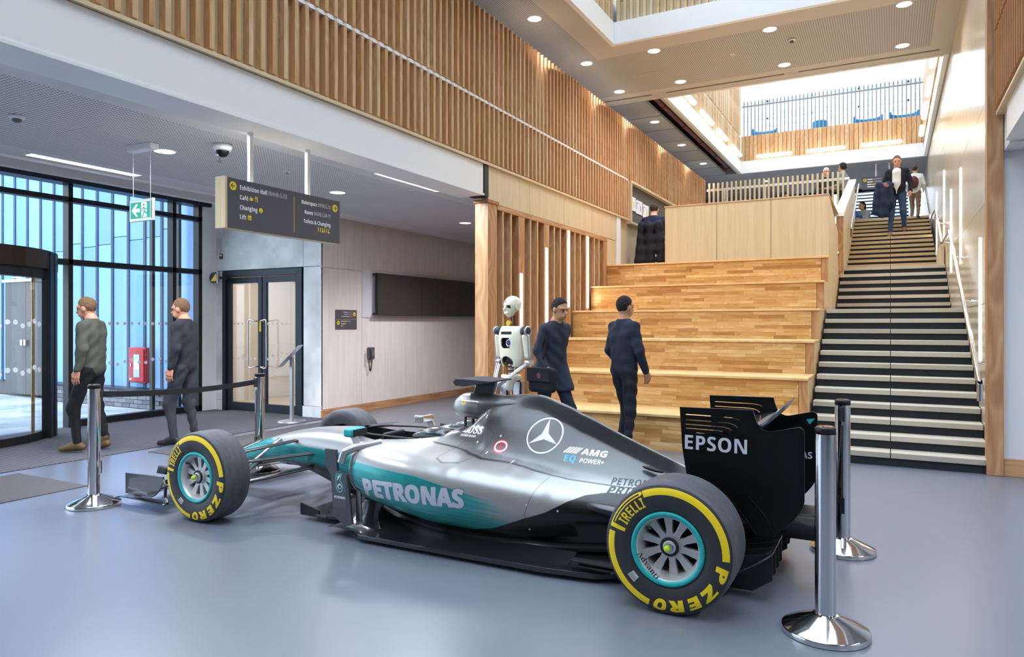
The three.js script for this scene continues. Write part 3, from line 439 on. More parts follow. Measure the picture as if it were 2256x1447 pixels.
// ================================================================ SIGNS
const sg = (x, txt, px, py, size, col, w = 'bold', align = 'left', cond = 0.84) => { x.save(); x.font = w + ' ' + size + 'px sans-serif'; x.fillStyle = col; x.textAlign = align; x.textBaseline = 'alphabetic'; x.translate(px, py); x.scale(cond, 1); x.fillText(txt, 0, 0); const q = x.measureText(txt).width * cond; x.restore(); return q; };
const arrow = (x, cx, cy, r, dir) => { x.fillStyle = '#f2d21d'; x.beginPath(); x.arc(cx, cy, r, 0, 7); x.fill(); x.strokeStyle = '#34343b'; x.lineWidth = r * 0.2; x.lineCap = 'butt'; x.beginPath(); x.moveTo(cx - dir * r * 0.6, cy); x.lineTo(cx + dir * r * 0.6, cy); x.moveTo(cx + dir * r * 0.02, cy - r * 0.55); x.lineTo(cx + dir * r * 0.6, cy); x.lineTo(cx + dir * r * 0.02, cy + r * 0.55); x.stroke(); };
const Y = '#f2d21d', W = '#f4f4f6';
const icons = { cup: (x, a, b, s) => { x.fillStyle = Y; x.fillRect(a, b - s * 0.6, s * 0.6, s * 0.5); x.lineWidth = s * 0.1; x.strokeStyle = Y; x.beginPath(); x.arc(a + s * 0.62, b - s * 0.38, s * 0.16, 0, 7); x.stroke(); x.fillRect(a + s * 0.1, b - s * 0.85, s * 0.08, s * 0.18); x.fillRect(a + s * 0.35, b - s * 0.85, s * 0.08, s * 0.18); }, fork: (x, a, b, s) => { x.fillStyle = Y; x.fillRect(a, b - s, s * 0.13, s); x.fillRect(a - s * 0.08, b - s, s * 0.3, s * 0.4); x.fillRect(a + s * 0.4, b - s, s * 0.16, s); }, change: (x, a, b, s) => { x.fillStyle = Y; x.beginPath(); x.arc(a + s * 0.45, b - s * 0.4, s * 0.45, 0, 7); x.fill(); x.strokeStyle = '#34343b'; x.lineWidth = s * 0.09; x.beginPath(); x.arc(a + s * 0.45, b - s * 0.35, s * 0.22, 0.2, 3); x.moveTo(a + s * 0.3, b - s * 0.6); x.lineTo(a + s * 0.6, b - s * 0.55); x.stroke(); }, lift: (x, a, b, s) => { x.fillStyle = Y; x.fillRect(a, b - s * 0.75, s * 0.8, s * 0.75); x.fillStyle = '#34343b'; x.fillRect(a + s * 0.37, b - s * 0.7, s * 0.06, s * 0.7); x.fillRect(a + s * 0.14, b - s * 0.5, s * 0.12, s * 0.45); x.fillRect(a + s * 0.54, b - s * 0.5, s * 0.12, s * 0.45); x.fillStyle = Y; x.fillRect(a + s * 0.18, b - s * 0.95, s * 0.1, s * 0.2); x.fillRect(a + s * 0.52, b - s * 0.95, s * 0.1, s * 0.2); }, wc: (x, a, b, s) => { x.fillStyle = Y; for (let k = 0; k < 6; k++) { const q = a + k * s * 0.62; x.beginPath(); x.arc(q + s * 0.16, b - s * 0.85, s * 0.13, 0, 7); x.fill(); if (k % 3 === 2) x.fillRect(q, b - s * 0.4, s * 0.42, s * 0.34); x.fillRect(q + s * 0.04, b - s * 0.68, s * 0.24, s * 0.42); x.fillRect(q + s * 0.08, b - s * 0.3, s * 0.07, s * 0.3); x.fillRect(q + s * 0.2, b - s * 0.3, s * 0.07, s * 0.3); } } };
{
  const L = 1.32, t = thing('hanging_sign', 'long dark hanging wayfinding sign with wooden ends on two white posts', 'sign', [-4.65, 2.21, 3.83]);
  part('sign_core', bx(-0.055, 0.045, 0, 0.4, 0.02, L - 0.005, 0, 'z'), M.ply, t); part('wooden_end', bx(-0.06, 0.0, -0.003, 0.403, 0, 0.022, 0.002, 'y'), M.ply, t); part('wooden_end', bx(0.0, 0.055, -0.003, 0.403, 0, 0.022, 0.002, 'y', 2), M.ply, t);
  const tex = print(1980, 600, (x, w, h) => {
    x.fillStyle = '#4a4a52'; x.fillRect(0, 0, w, h); const u = w / 255;
    arrow(x, 92, 92, 52, -1); let q = sg(x, 'Exhibition Hall', 190, 118, 74, W); sg(x, 'NHHB.G.03', 208 + q, 118, 74, '#c9c9cf', 'normal');
    q = sg(x, 'Café', 190, 236, 74, W); icons.cup(x, 210 + q, 236, 70); icons.fork(x, 300 + q, 236, 66);
    q = sg(x, 'Changing', 190, 356, 74, W); icons.change(x, 212 + q, 356, 70); q = sg(x, 'Lift', 190, 470, 74, W); icons.lift(x, 215 + q, 470, 70);
    x.fillStyle = Y; x.fillRect(1085, 66, 7, 470);
    arrow(x, 1880, 108, 52, 1); q = sg(x, 'NHHB.G.10', 1790, 135, 70, '#c9c9cf', 'normal', 'right', 0.72); sg(x, 'Makerspace', 1772 - q, 135, 70, W, 'bold', 'right', 0.72); q = sg(x, 'NHHB.G.08-19', 1790, 262, 70, '#c9c9cf', 'normal', 'right', 0.72); sg(x, 'Rooms', 1772 - q, 262, 70, W, 'bold', 'right', 0.72); sg(x, 'Toilets & Changing', 1790, 384, 70, W, 'bold', 'right'); icons.wc(x, 1535, 480, 66);
  });
  part('sign_face', new THREE.PlaneGeometry(L - 0.025, 0.4).rotateY(Math.PI / 2).translate(0.0462, 0.2, -(L / 2 + 0.011)), printMat(tex), t);
  for (const d of [0.3, 0.95]) { part('post', bx(-0.02, 0.012, 0.38, 0.89, d - 0.018, d + 0.018, 0.002), M.white, t); part('bracket', bx(-0.035, 0.03, 0.865, 0.888, d - 0.09, d + 0.09, 0.003), M.white, t); part('clamp', bx(0.0, 0.1, 0.85, 0.872, d + 0.02, d + 0.05, 0.004), M.satin, t); part('clamp', bx(-0.06, 0.0, 0.84, 0.86, d - 0.07, d - 0.03, 0.004), M.satin, t); }
}
{
  const t = thing('exit_sign', 'green and white running man exit sign hung on two wires', 'sign', [-6.08, 2.41, 4.13]);
  part('frame', bx(-0.165, 0.165, -0.012, 0.19, 0.002, 0.03, 0.003), M.satin, t);
  part('sign_face', new THREE.PlaneGeometry(0.3, 0.165).translate(0, 0.088, 0.004), std({ map: print(600, 330, (x, w, h) => {
    x.fillStyle = '#fff'; x.fillRect(0, 0, w, h); x.fillStyle = '#0fae92'; x.fillRect(14, 14, w - 28, h - 28); x.fillStyle = '#fff'; x.fillRect(330, 24, 160, 280);
    x.beginPath(); x.moveTo(50, 165); x.lineTo(180, 50); x.lineTo(240, 50); x.lineTo(160, 130); x.lineTo(290, 130); x.lineTo(290, 200); x.lineTo(160, 200); x.lineTo(240, 280); x.lineTo(180, 280); x.closePath(); x.fill();
    x.strokeStyle = x.fillStyle = '#12a589'; x.lineCap = 'round'; x.lineJoin = 'round'; x.lineWidth = 26; x.beginPath(); x.arc(400, 74, 24, 0, 7); x.fill(); x.beginPath(); x.moveTo(405, 118); x.lineTo(418, 185); x.lineTo(465, 225); x.lineTo(530, 225); x.moveTo(412, 185); x.lineTo(395, 245); x.lineTo(350, 300); x.stroke(); x.lineWidth = 18; x.beginPath(); x.moveTo(405, 120); x.lineTo(350, 145); x.lineTo(340, 185); x.moveTo(408, 120); x.lineTo(455, 160); x.lineTo(495, 150); x.stroke();
  }), emissive: 0xffffff, emissiveIntensity: 0.3, roughness: 0.5 }), t);
  t.children[1].material.emissiveMap = t.children[1].material.map;
  for (const x of [-0.13, 0.12]) part('wire', rod(new THREE.Vector3(x, 0.19, -0.015), new THREE.Vector3(x, 0.66, -0.015), 0.0025, 6), M.alu, t);
  part('ceiling_box', bx(-0.17, 0.18, 0.635, 0.69, -0.03, 0.06, 0.006), M.white, t);
}
{
  const t = thing('wall_sign', 'small square dark wayfinding sign on the pale wooden wall', 'sign', [-7.75, 1.37, 8.56]);
  part('sign_plate', bx(0, 0.012, 0, 0.31, 0, 0.5, 0.002), M.grey, t);
  part('sign_face', new THREE.PlaneGeometry(0.5, 0.31).rotateY(Math.PI / 2).translate(0.0135, 0.155, -0.25), printMat(print(700, 434, (x, w, h) => { x.fillStyle = '#55545a'; x.fillRect(0, 0, w, h); x.fillStyle = Y; x.fillRect(20, 214, w - 40, 4); arrow(x, 620, 95, 46, 1); arrow(x, 80, 290, 46, -1); const rows = [['Makerspace', 'NHHB.G.10', 62], ['Rooms', 'NHHB.G.08-19', 110], ['Toilets & Changing', '', 158]]; for (const [a, b, y] of rows) { const q = b ? sg(x, b, 550, y, 32, '#d0d0d4', 'normal', 'right') + 10 : 120; sg(x, a, 550 - q, y, 32, W, 'bold', 'right'); } icons.wc(x, 458, 158, 26); const q = sg(x, 'Exhibition Hall', 165, 270, 32, W); sg(x, 'NHHB.G.03', 175 + q, 270, 32, '#d0d0d4', 'normal'); const r = sg(x, 'Changing', 165, 320, 32, W); icons.change(x, 175 + r, 320, 32); const s = sg(x, 'Lift', 165, 370, 32, W); icons.lift(x, 175 + s, 370, 32); })), t);
}
{
  const t = thing('stair_sign', 'round ended black flag sign with a yellow stair symbol beside the double doors', 'sign', [-9.91, 2.22, 8.06]);
  const s = new THREE.Shape(); s.moveTo(0.1, -0.09); s.lineTo(0.1, 0.09); s.lineTo(0, 0.09); s.absarc(0, 0, 0.09, Math.PI / 2, Math.PI * 1.5); s.lineTo(0.1, -0.09);
  part('sign_body', new THREE.ExtrudeGeometry(s, { depth: 0.04, bevelEnabled: false, curveSegments: 20 }), M.dark, t);
  const st = new THREE.Shape(); st.moveTo(-0.06, -0.055); for (let k = 0; k < 5; k++) { st.lineTo(-0.06 + k * 0.024, -0.055 + (k + 1) * 0.023); st.lineTo(-0.06 + (k + 1) * 0.024, -0.055 + (k + 1) * 0.023); } st.lineTo(0.06, -0.055);
  part('stair_symbol', new THREE.ExtrudeGeometry(st, { depth: 0.003, bevelEnabled: false }).translate(0.015, 0, 0.04), M.yellow, t); part('side_rim', bx(0.1, 0.115, -0.1, 0.1, -0.05, 0.0), M.alu, t); part('wall_arm', bx(0.08, 0.115, -0.02, 0.02, -0.02, 0.15), M.dark, t);
  const u = thing('wall_sensor', 'tiny grey sensor box on the concrete wall above the stair sign', 'sensor', [-9.98, 2.55, 8.23]); part('box', bx(-0.04, 0.03, 0, 0.09, 0, 0.05, 0.006), M.grey, u); part('lens', new THREE.SphereGeometry(0.014, 10, 8).translate(-0.02, 0.06, 0.002), M.white, u); part('lens', new THREE.SphereGeometry(0.014, 10, 8).translate(0.012, 0.06, 0.002), M.white, u);
}
{
  const t = thing('hanging_sign', 'small dark hanging sign in front of the grey soffit at the top of the stairs', 'sign', [-0.35, 5.12, 21.6]);
  part('sign_plate', bx(-0.34, 0.4, 0, 0.34, 0, 0.06, 0.004), M.grey, t); part('post', bx(-0.02, 0.02, 0.34, 0.69, 0.02, 0.05), M.white, t); part('post', bx(0.3, 0.34, 0.34, 0.69, 0.02, 0.05), M.white, t);
  part('sign_face', new THREE.PlaneGeometry(0.73, 0.33).translate(0.03, 0.17, 0.002), printMat(print(440, 200, (x, w, h) => { x.fillStyle = '#55545c'; x.fillRect(0, 0, w, h); arrow(x, 40, 45, 26, -1); x.fillStyle = W; for (const [y, a, b] of [[30, 90, 240], [72, 90, 250], [112, 70, 0], [150, 120, 0]]) { x.fillRect(75, y, a * 0.9, 16); x.fillStyle = '#c0c0c6'; if (b) x.fillRect(85 + a * 0.9, y + 3, 120, 10); x.fillStyle = Y; if (!b) x.fillRect(85 + a * 0.9, y, 90, 16); x.fillStyle = W; } })), t);
}
// ================================================================ WALL FITTINGS
{
  const seg = ['nearest the corner with its bracket showing', 'in the middle of the three', 'running behind the wooden pillar'];
  [[9.47, 10.745], [10.755, 12.0], [12.01, 13.28]].forEach(([a, b], i) => { const t = thing('wall_screen', 'dark switched-off screen on the side wall, ' + seg[i], 'screen', [-7.75, 1.61, a]); part('screen_panel', bx(0.075, 0.12, 0, 0.7, 0, b - a, 0.004), std({ color: 0x3f3a38, roughness: 0.35 }), t); part('bracket', bx(0.016, 0.075, 0.1, 0.6, 0.1, b - a - 0.1), M.dark, t); part('bezel', bx(0.07, 0.118, -0.006, 0.706, -0.004, b - a + 0.004), M.black, t); if (!i) { part('side_clip', bx(0.05, 0.12, 0.0, 0.03, -0.05, 0), M.black, t); part('side_clip', bx(0.05, 0.12, 0.66, 0.7, -0.05, 0), M.black, t); } });
  solo('backing_board', bx(-7.749, -7.736, 1.56, 2.38, 9.2, 13.4, 0.003), M.wall, 'pale flat backing board behind the row of dark screens', 'panel');
  const p = thing('wall_phone', 'dark grey wall handset phone with a hanging curly cord', 'phone', [-7.75, 0.86, 9.33]);
  part('phone_body', bx(0, 0.05, 0, 0.2, 0, 0.15, 0.012), M.grey, p); part('handset', tube([V(0.075, 0.19, -0.02), V(0.1, 0.15, -0.02), V(0.1, 0.05, -0.02), V(0.075, 0.0, -0.02)], 0.02, 10, 24), M.dark, p); part('keypad', bx(0.05, 0.053, 0.06, 0.15, 0.07, 0.13), M.alu, p);
  const cord = []; for (let i = 0; i <= 120; i++) { const u = i / 120, y = -0.02 - Math.sin(u * Math.PI) * 0.17; cord.push(V(0.05 + 0.012 * Math.cos(i * 1.4), y + 0.01 * Math.sin(i * 1.4), -0.01 + u * 0.08)); } part('cord', tube(cord, 0.004, 5, 240), M.dark, p);
  const n = thing('notice_board', 'grey notice board in an oak frame above the benches', 'notice board', [-4.46, 3.37, 13.0]);
  part('board_face', bx(0, 0.012, 0.04, 0.79, 0.04, 1.6), std({ color: 0x565352, roughness: 0.8 }), n); part('board_face', bx(0, 0.012, 0.04, 0.79, 1.605, 3.1), std({ color: 0x565352, roughness: 0.8 }), n);
  for (const [y0, y1, d0, d1] of [[0, 0.045, 0, 3.14], [0.785, 0.83, 0, 3.14], [0.045, 0.785, 0, 0.045], [0.045, 0.785, 3.095, 3.14]]) part('frame', bx(0, 0.1, y0, y1, d0, d1, 0.003, d1 - d0 > 1 ? 'z' : 'y'), M.ply, n);
  const sheet = (k) => printMat(print(256, 180, (x, w, h) => { x.fillStyle = '#f1f1f4'; x.fillRect(0, 0, w, h); const c = [['#9fa8d8', '#e6e08a'], ['#8f93c9', '#c8b8d8'], ['#a89fd0', '#d9d99a']][k]; x.fillStyle = c[0]; x.fillRect(20, 30, 70, 16); x.fillRect(k ? 20 : 30, 30, 24, 90); x.fillStyle = c[1]; x.fillRect(150, 60, 60, 70); x.fillStyle = '#b9b9c2'; for (let y = 30; y < 160; y += 12) x.fillRect(110, y, 50 + (y * 7) % 60, 3); }));
  ['left', 'middle', 'right'].forEach((q, k) => solo('paper_sheet', (() => { const g = new THREE.PlaneGeometry(0.4, 0.27, 6, 4), P = g.attributes.position; for (let i = 0; i < P.count; i++) P.setZ(i, 0.006 + 0.006 * Math.sin(P.getX(i) * 14 + k) * (0.5 - P.getY(i) / 0.27)); g.computeVertexNormals(); return g.rotateY(Math.PI / 2).translate(-4.44, 3.8 - 0.02 * k, -(13.27 + k * 0.43)); })(), sheet(k), q + ' one of three printed sheets pinned on the grey notice board', 'paper', 'printed sheets on the notice board'));
  const h = thing('hose_cabinet', 'red wall cabinet with a glazed slot outside on the clad facade', 'cabinet', [-11.9, 0.42, 7.94]);
  part('cabinet_body', bx(0, 0.46, 0, 0.62, -0.08, 0, 0.01), M.red, h); part('door', bx(0.025, 0.435, 0.025, 0.595, -0.1, -0.08, 0.006), M.red, h); part('window_slot', bx(0.17, 0.33, 0.1, 0.5, -0.106, -0.1), std({ color: 0xa9c2d0, roughness: 0.3 }), h); part('notice', bx(0.18, 0.32, 0.24, 0.4, -0.108, -0.106), M.white, h); part('lock', bx(0.08, 0.11, 0.28, 0.34, -0.112, -0.1, 0.005), M.satin, h); part('label_plate', bx(0.05, 0.11, 0.05, 0.08, -0.104, -0.1), M.white, h);
}
// ================================================================ BENCHES
{
  const tone = [0xe8c58e, 0xdcb478, 0xefcf9c, 0xe3bd84, 0xd3a86a, 0xc0935a, 0xe9c892].map((c) => std({ map: staveT, color: c, roughness: 0.42 })), side = M.ply;
  const nth = ['lowest', 'second lowest', 'third', 'fourth', 'fifth', 'topmost'];
  for (let k = 1; k <= 6; k++) {
    const d0 = 7.99 + (k - 1) * 0.7575, y0 = (k - 1) * 0.4155, y1 = k * 0.4155, X0 = -4.4, X1 = -0.83;
    const t = thing('stepped_bench', nth[k - 1] + ' step of the tall wooden seating steps, faced with mixed tone staves', 'bench', [X0, y0, d0], 'wide wooden seating steps'), L = X1 - X0, h = y1 - y0;
    part('bench_core', bx(0.01, L - 0.012, 0, h - 0.03, 0.03, 0.75), M.ply, t);
    part('seat_board', bx(0, L, h - 0.03, h, -0.03, 0.76, 0.004, 'x', k), std({ map: staveT, color: 0xf3d8a8, roughness: 0.38 }), t);
    part('end_board', bx(L - 0.1, L - 0.002, 0, h - 0.032, -0.002, 0.03, 0.004, 'y', k), M.trim, t); part('side_panel', bx(L - 0.012, L, 0, h - 0.032, 0.0, 0.76, 0, 'y', k), side, t); if (k > 1) part('side_panel', bx(L - 0.012, L, -y0, 0, 0.003, 0.757, 0, 'y', k + 3), side, t);
    const rows = 8, rh = (h - 0.034) / rows;
    for (let r = 0; r < rows; r++) { let x = 0.002 - R(0, 0.3); while (x < L - 0.105) { const w = R(0.26, 0.62), a = Math.max(0.002, x), b = Math.min(L - 0.104, x + w); if (b - a > 0.02) part('stave', bx(a, b - 0.0012, r * rh, (r + 1) * rh - 0.0012, R(0, 0.0012), 0.03, 0, 'x', R(0, 9)), tone[rnd() < 0.12 ? 5 : rnd() < 0.14 ? 4 : (rnd() * 4) | 0], t); x += w; } }
  }
}
// ================================================================ HANDRAILS AND UPSTAIRS FENCE
{
  const t = thing('handrail', 'long steel handrail with level kinks along the glossy stair wall', 'handrail', [0, 0, 0]);
  const P = [[8.05, 0.78], [8.03, 0.9], [8.16, 0.96], [11.9, 2.74], [12.2, 2.78], [13.6, 2.78], [13.9, 2.9], [15.6, 3.6], [17.3, 3.64], [17.6, 3.8], [20.9, 5.2]].map(([d, y]) => V(0.75, y, d)); part('rail', tube(P, 0.022, 12, 220), M.steel, t);
  part('end_drop', rod(V(0.75, 0.72, 8.04), V(0.75, 0.88, 8.04), 0.026, 14), M.steel, t);
  for (const [d, y] of [[8.5, 1.07], [9.9, 1.74], [11.2, 2.36], [13, 2.74], [14.9, 3.28], [16.6, 3.58]]) { part('bracket', rod(V(0.75, y, d), V(0.85, y - 0.03, d), 0.009, 8), M.steel, t); part('rosette', rod(V(0.838, y - 0.03, d), V(0.85, y - 0.03, d), 0.03, 14), M.steel, t); }
  const l = thing('handrail', 'lower short steel handrail left of the stairs by the plywood enclosure', 'handrail', [0, 0, 0]); part('rail', tube([V(-0.83, 2.7, 13.95), V(-0.84, 2.78, 14.05), V(-0.84, 3.44, 15.3), V(-0.84, 3.5, 15.4)], 0.02, 10, 60), M.steel, l); part('end_bracket', bx(-0.9, -0.83, 2.62, 2.8, 13.9, 13.94, 0.004), M.steel, l);
  const u = thing('handrail', 'upper steel handrail climbing beside the white capped balustrade', 'handrail', [0, 0, 0]); part('rail', tube([V(-0.68, 3.3, 15.4), V(-0.68, 3.4, 15.5), V(-0.68, 4.8, 19.0), V(-0.68, 4.85, 19.2)], 0.022, 10, 60), M.steel, u); for (const [d, y] of [[15.8, 3.5], [17.3, 4.1], [18.8, 4.7]]) part('bracket', rod(V(-0.68, y, d), V(-0.76, y - 0.04, d), 0.008, 8), M.steel, u); part('end_bracket', bx(-0.7, -0.66, 3.16, 3.3, 15.38, 15.42, 0.004), M.bronze, u);
  const f = thing('picket_fence', 'wooden picket fence with a pale rail along the first floor edge', 'fence', [0, 3.95, 19.45]), g = bx(-0.024, 0.024, 0, 1.31, -0.024, 0.024, 0.005, 'y'); for (let x = -4.33, k = 0; x < -0.98; x += 0.1175, k++) part('picket', g, M.ply, f).position.set(x, 0, 0); part('rail', bx(-4.4, -0.9, 1.1, 1.16, 0.02, 0.05), M.white, f);
  for (const [x, l2] of [[-3.95, 'left'], [-2.9, 'right']]) { const s = thing('fence_post', 'slim white ' + l2 + ' steel post behind the wooden picket fence', 'post', [x, 3.95, 19.6]); part('post', bx(-0.012, 0.012, 0, 1.12, -0.012, 0.012, 0.002), M.white, s); part('base_plate', bx(-0.04, 0.04, 0, 0.01, -0.04, 0.04), M.white, s); }
}
// ================================================================ FLOOR THINGS
{
  solo('entrance_mat', bx(-10.15, -7.62, 0, 0.006, -3, 8.22), M.mat, 'large dark ribbed entrance mat between the glazing and the grey floor', 'mat');
  solo('floor_mat', bx(-7.46, -6.34, 0, 0.007, 1.4, 3.8, 0.002), M.carpet, 'dark grey carpet mat cut by the left edge of the picture', 'mat');
  solo('floor_mat', bx(-7.42, -6.3, 0, 0.007, 5.13, 8.0, 0.002), M.carpet, 'grey brown carpet mat behind the front wheel of the racing car', 'mat');
  const S = thing('barrier_post', 'nearest polished steel barrier post, front right beside the rear wing', 'barrier post', [-0.27, 0, 3.63], 'polished steel barrier posts');
  part('base', new THREE.LatheGeometry([[0, 0], [0.19, 0], [0.195, 0.004], [0.195, 0.024], [0.19, 0.03], [0.12, 0.062], [0.06, 0.085], [0.052, 0.095], [0, 0.096]].map((p) => new THREE.Vector2(...p)), 64), M.steel, S);
  part('pole', new THREE.CylinderGeometry(0.046, 0.046, 0.86, 40).translate(0, 0.52, 0), M.steel, S);
  const cap = part('cap', new THREE.LatheGeometry([[0, 0.968], [0.04, 0.968], [0.047, 0.962], [0.047, 0.935], [0, 0.935]].map((p) => new THREE.Vector2(...p)), 40), M.black, S); part('cap_disc', new THREE.CylinderGeometry(0.036, 0.036, 0.004, 32).translate(0, 0.969, 0), M.steel, cap);
  part('belt_cassette', new THREE.BoxGeometry(0.03, 0.09, 0.03).translate(0, 0.88, -0.048), M.dark, S); part('slot', new THREE.BoxGeometry(0.012, 0.5, 0.004).translate(0.0, 0.56, -0.0455), M.dark, S); part('foot_clip', new THREE.BoxGeometry(0.028, 0.1, 0.012).translate(0, 0.3, -0.048), M.black, S);
  copy(S, [-0.27, 0, 4.99], 'polished steel barrier post behind the rear wing, in front of the stairs', Math.PI); copy(S, [-5.62, 0, 3.42], 'polished steel barrier post at the front left beside the carpet mat', 0); copy(S, [-5.47, 0, 4.97], 'polished steel barrier post in front of the double doors, behind the front wheel', Math.PI);
  const belt = (a, b, sag, label) => { const n = 24, rings = []; for (let i = 0; i <= n; i++) { const u = i / n, p = V(...a).lerp(V(...b), u); p.y -= sag * 4 * u * (1 - u); rings.push([[-0.001, -0.024], [0.001, -0.024], [0.001, 0.024], [-0.001, 0.024]].map(([q, y]) => new THREE.Vector3(p.x + q, p.y + y, p.z))); } const g = loft(rings).toNonIndexed(); g.computeVertexNormals(); return solo('barrier_belt', g, M.belt, label, 'belt', 'black barrier belts'); };
  belt([-5.617, 0.885, 3.485], [-5.473, 0.885, 4.905], 0.03, 'black barrier belt stretched between the two left steel posts'); belt([-0.27, 0.885, 3.69], [-0.27, 0.885, 4.93], 0.33, 'black barrier belt sagging between the two right steel posts');
  const t = thing('lectern_sign', 'slim grey floor stand with a tilted white notice panel by the doors', 'sign stand', [-7.83, 0.0065, 7.72]);
  part('base', new THREE.CylinderGeometry(0.2, 0.205, 0.014, 40).translate(0, 0.007, 0), M.alu, t); part('post', bx(-0.025, 0.025, 0.01, 0.96, -0.02, 0.02, 0.004), M.alu, t);
  const pm = part('panel', new RoundedBoxGeometry(0.32, 0.44, 0.012, 2, 0.005), M.alu, t); pm.position.set(-0.03, 0.97, 0); pm.rotation.set(-0.75, -1.0, 0.0, 'YXZ');
  const pf = part('notice', new THREE.PlaneGeometry(0.28, 0.4).translate(0, 0, 0.0066), printMat(print(280, 400, (x, w, h) => { x.fillStyle = '#f3f4f8'; x.fillRect(0, 0, w, h); x.fillStyle = '#6d7fb8'; x.fillRect(120, 60, 60, 8); x.fillRect(110, 90, 90, 6); x.fillStyle = '#c05a9a'; x.fillRect(90, 230, 70, 8); x.strokeStyle = '#7a6fb0'; x.lineWidth = 6; x.strokeRect(100, 150, 70, 60); x.fillStyle = '#9a9ab0'; for (let y = 260; y < 340; y += 14) x.fillRect(80, y, 110, 4); })), pm);
}
// ================================================================ CHAIRS UPSTAIRS
{
  const tub = (p, turn, label, group) => { const t = thing('tub_chair', label, 'chair', p, group, turn); const rings = []; for (let i = 0; i <= 20; i++) { const a = -0.25 + (i / 20) * (Math.PI + 0.5), c = Math.cos(a), s = Math.sin(a), top = 0.76; rings.push([[0.3, 0.34], [0.36, 0.34], [0.37, top - 0.02], [0.34, top], [0.31, top - 0.02]].map(([r, y]) => new THREE.Vector3(c * r, y, -s * r))); } part('shell', loft(rings), M.blueSeat, t); part('seat', new THREE.CylinderGeometry(0.3, 0.31, 0.12, 32).translate(0, 0.4, 0), M.blueSeat, t); for (const [x, z] of [[0.2, 0.2], [-0.2, 0.2], [0.2, -0.2], [-0.2, -0.2]]) part('leg', rod(new THREE.Vector3(x * 1.2, 0, z * 1.2), new THREE.Vector3(x, 0.35, z), 0.012, 8), M.satin, t); };
  tub([-3.45, 3.95, 20.3], 2.2, 'turquoise chair back behind the left part of the upstairs wooden fence'); tub([-1.7, 3.95, 21.3], 2.9, 'turquoise chair at the upstairs fence beside the white haired man');
  tub([-3.25, 6.41, 21.75], 0.3, 'bright blue seat at the left end of the top floor fence'); tub([-1.75, 6.41, 21.75], 3.1, 'narrow bright blue seat behind the middle of the top floor fence'); scene.children[scene.children.length - 1].scale.set(0.55, 1, 0.6); tub([-0.55, 6.41, 21.75], 0.2, 'wide bright blue seat right of the middle on the top floor'); tub([0.32, 6.41, 21.75], 0.1, 'bright blue seat at the right end of the top floor fence');
}

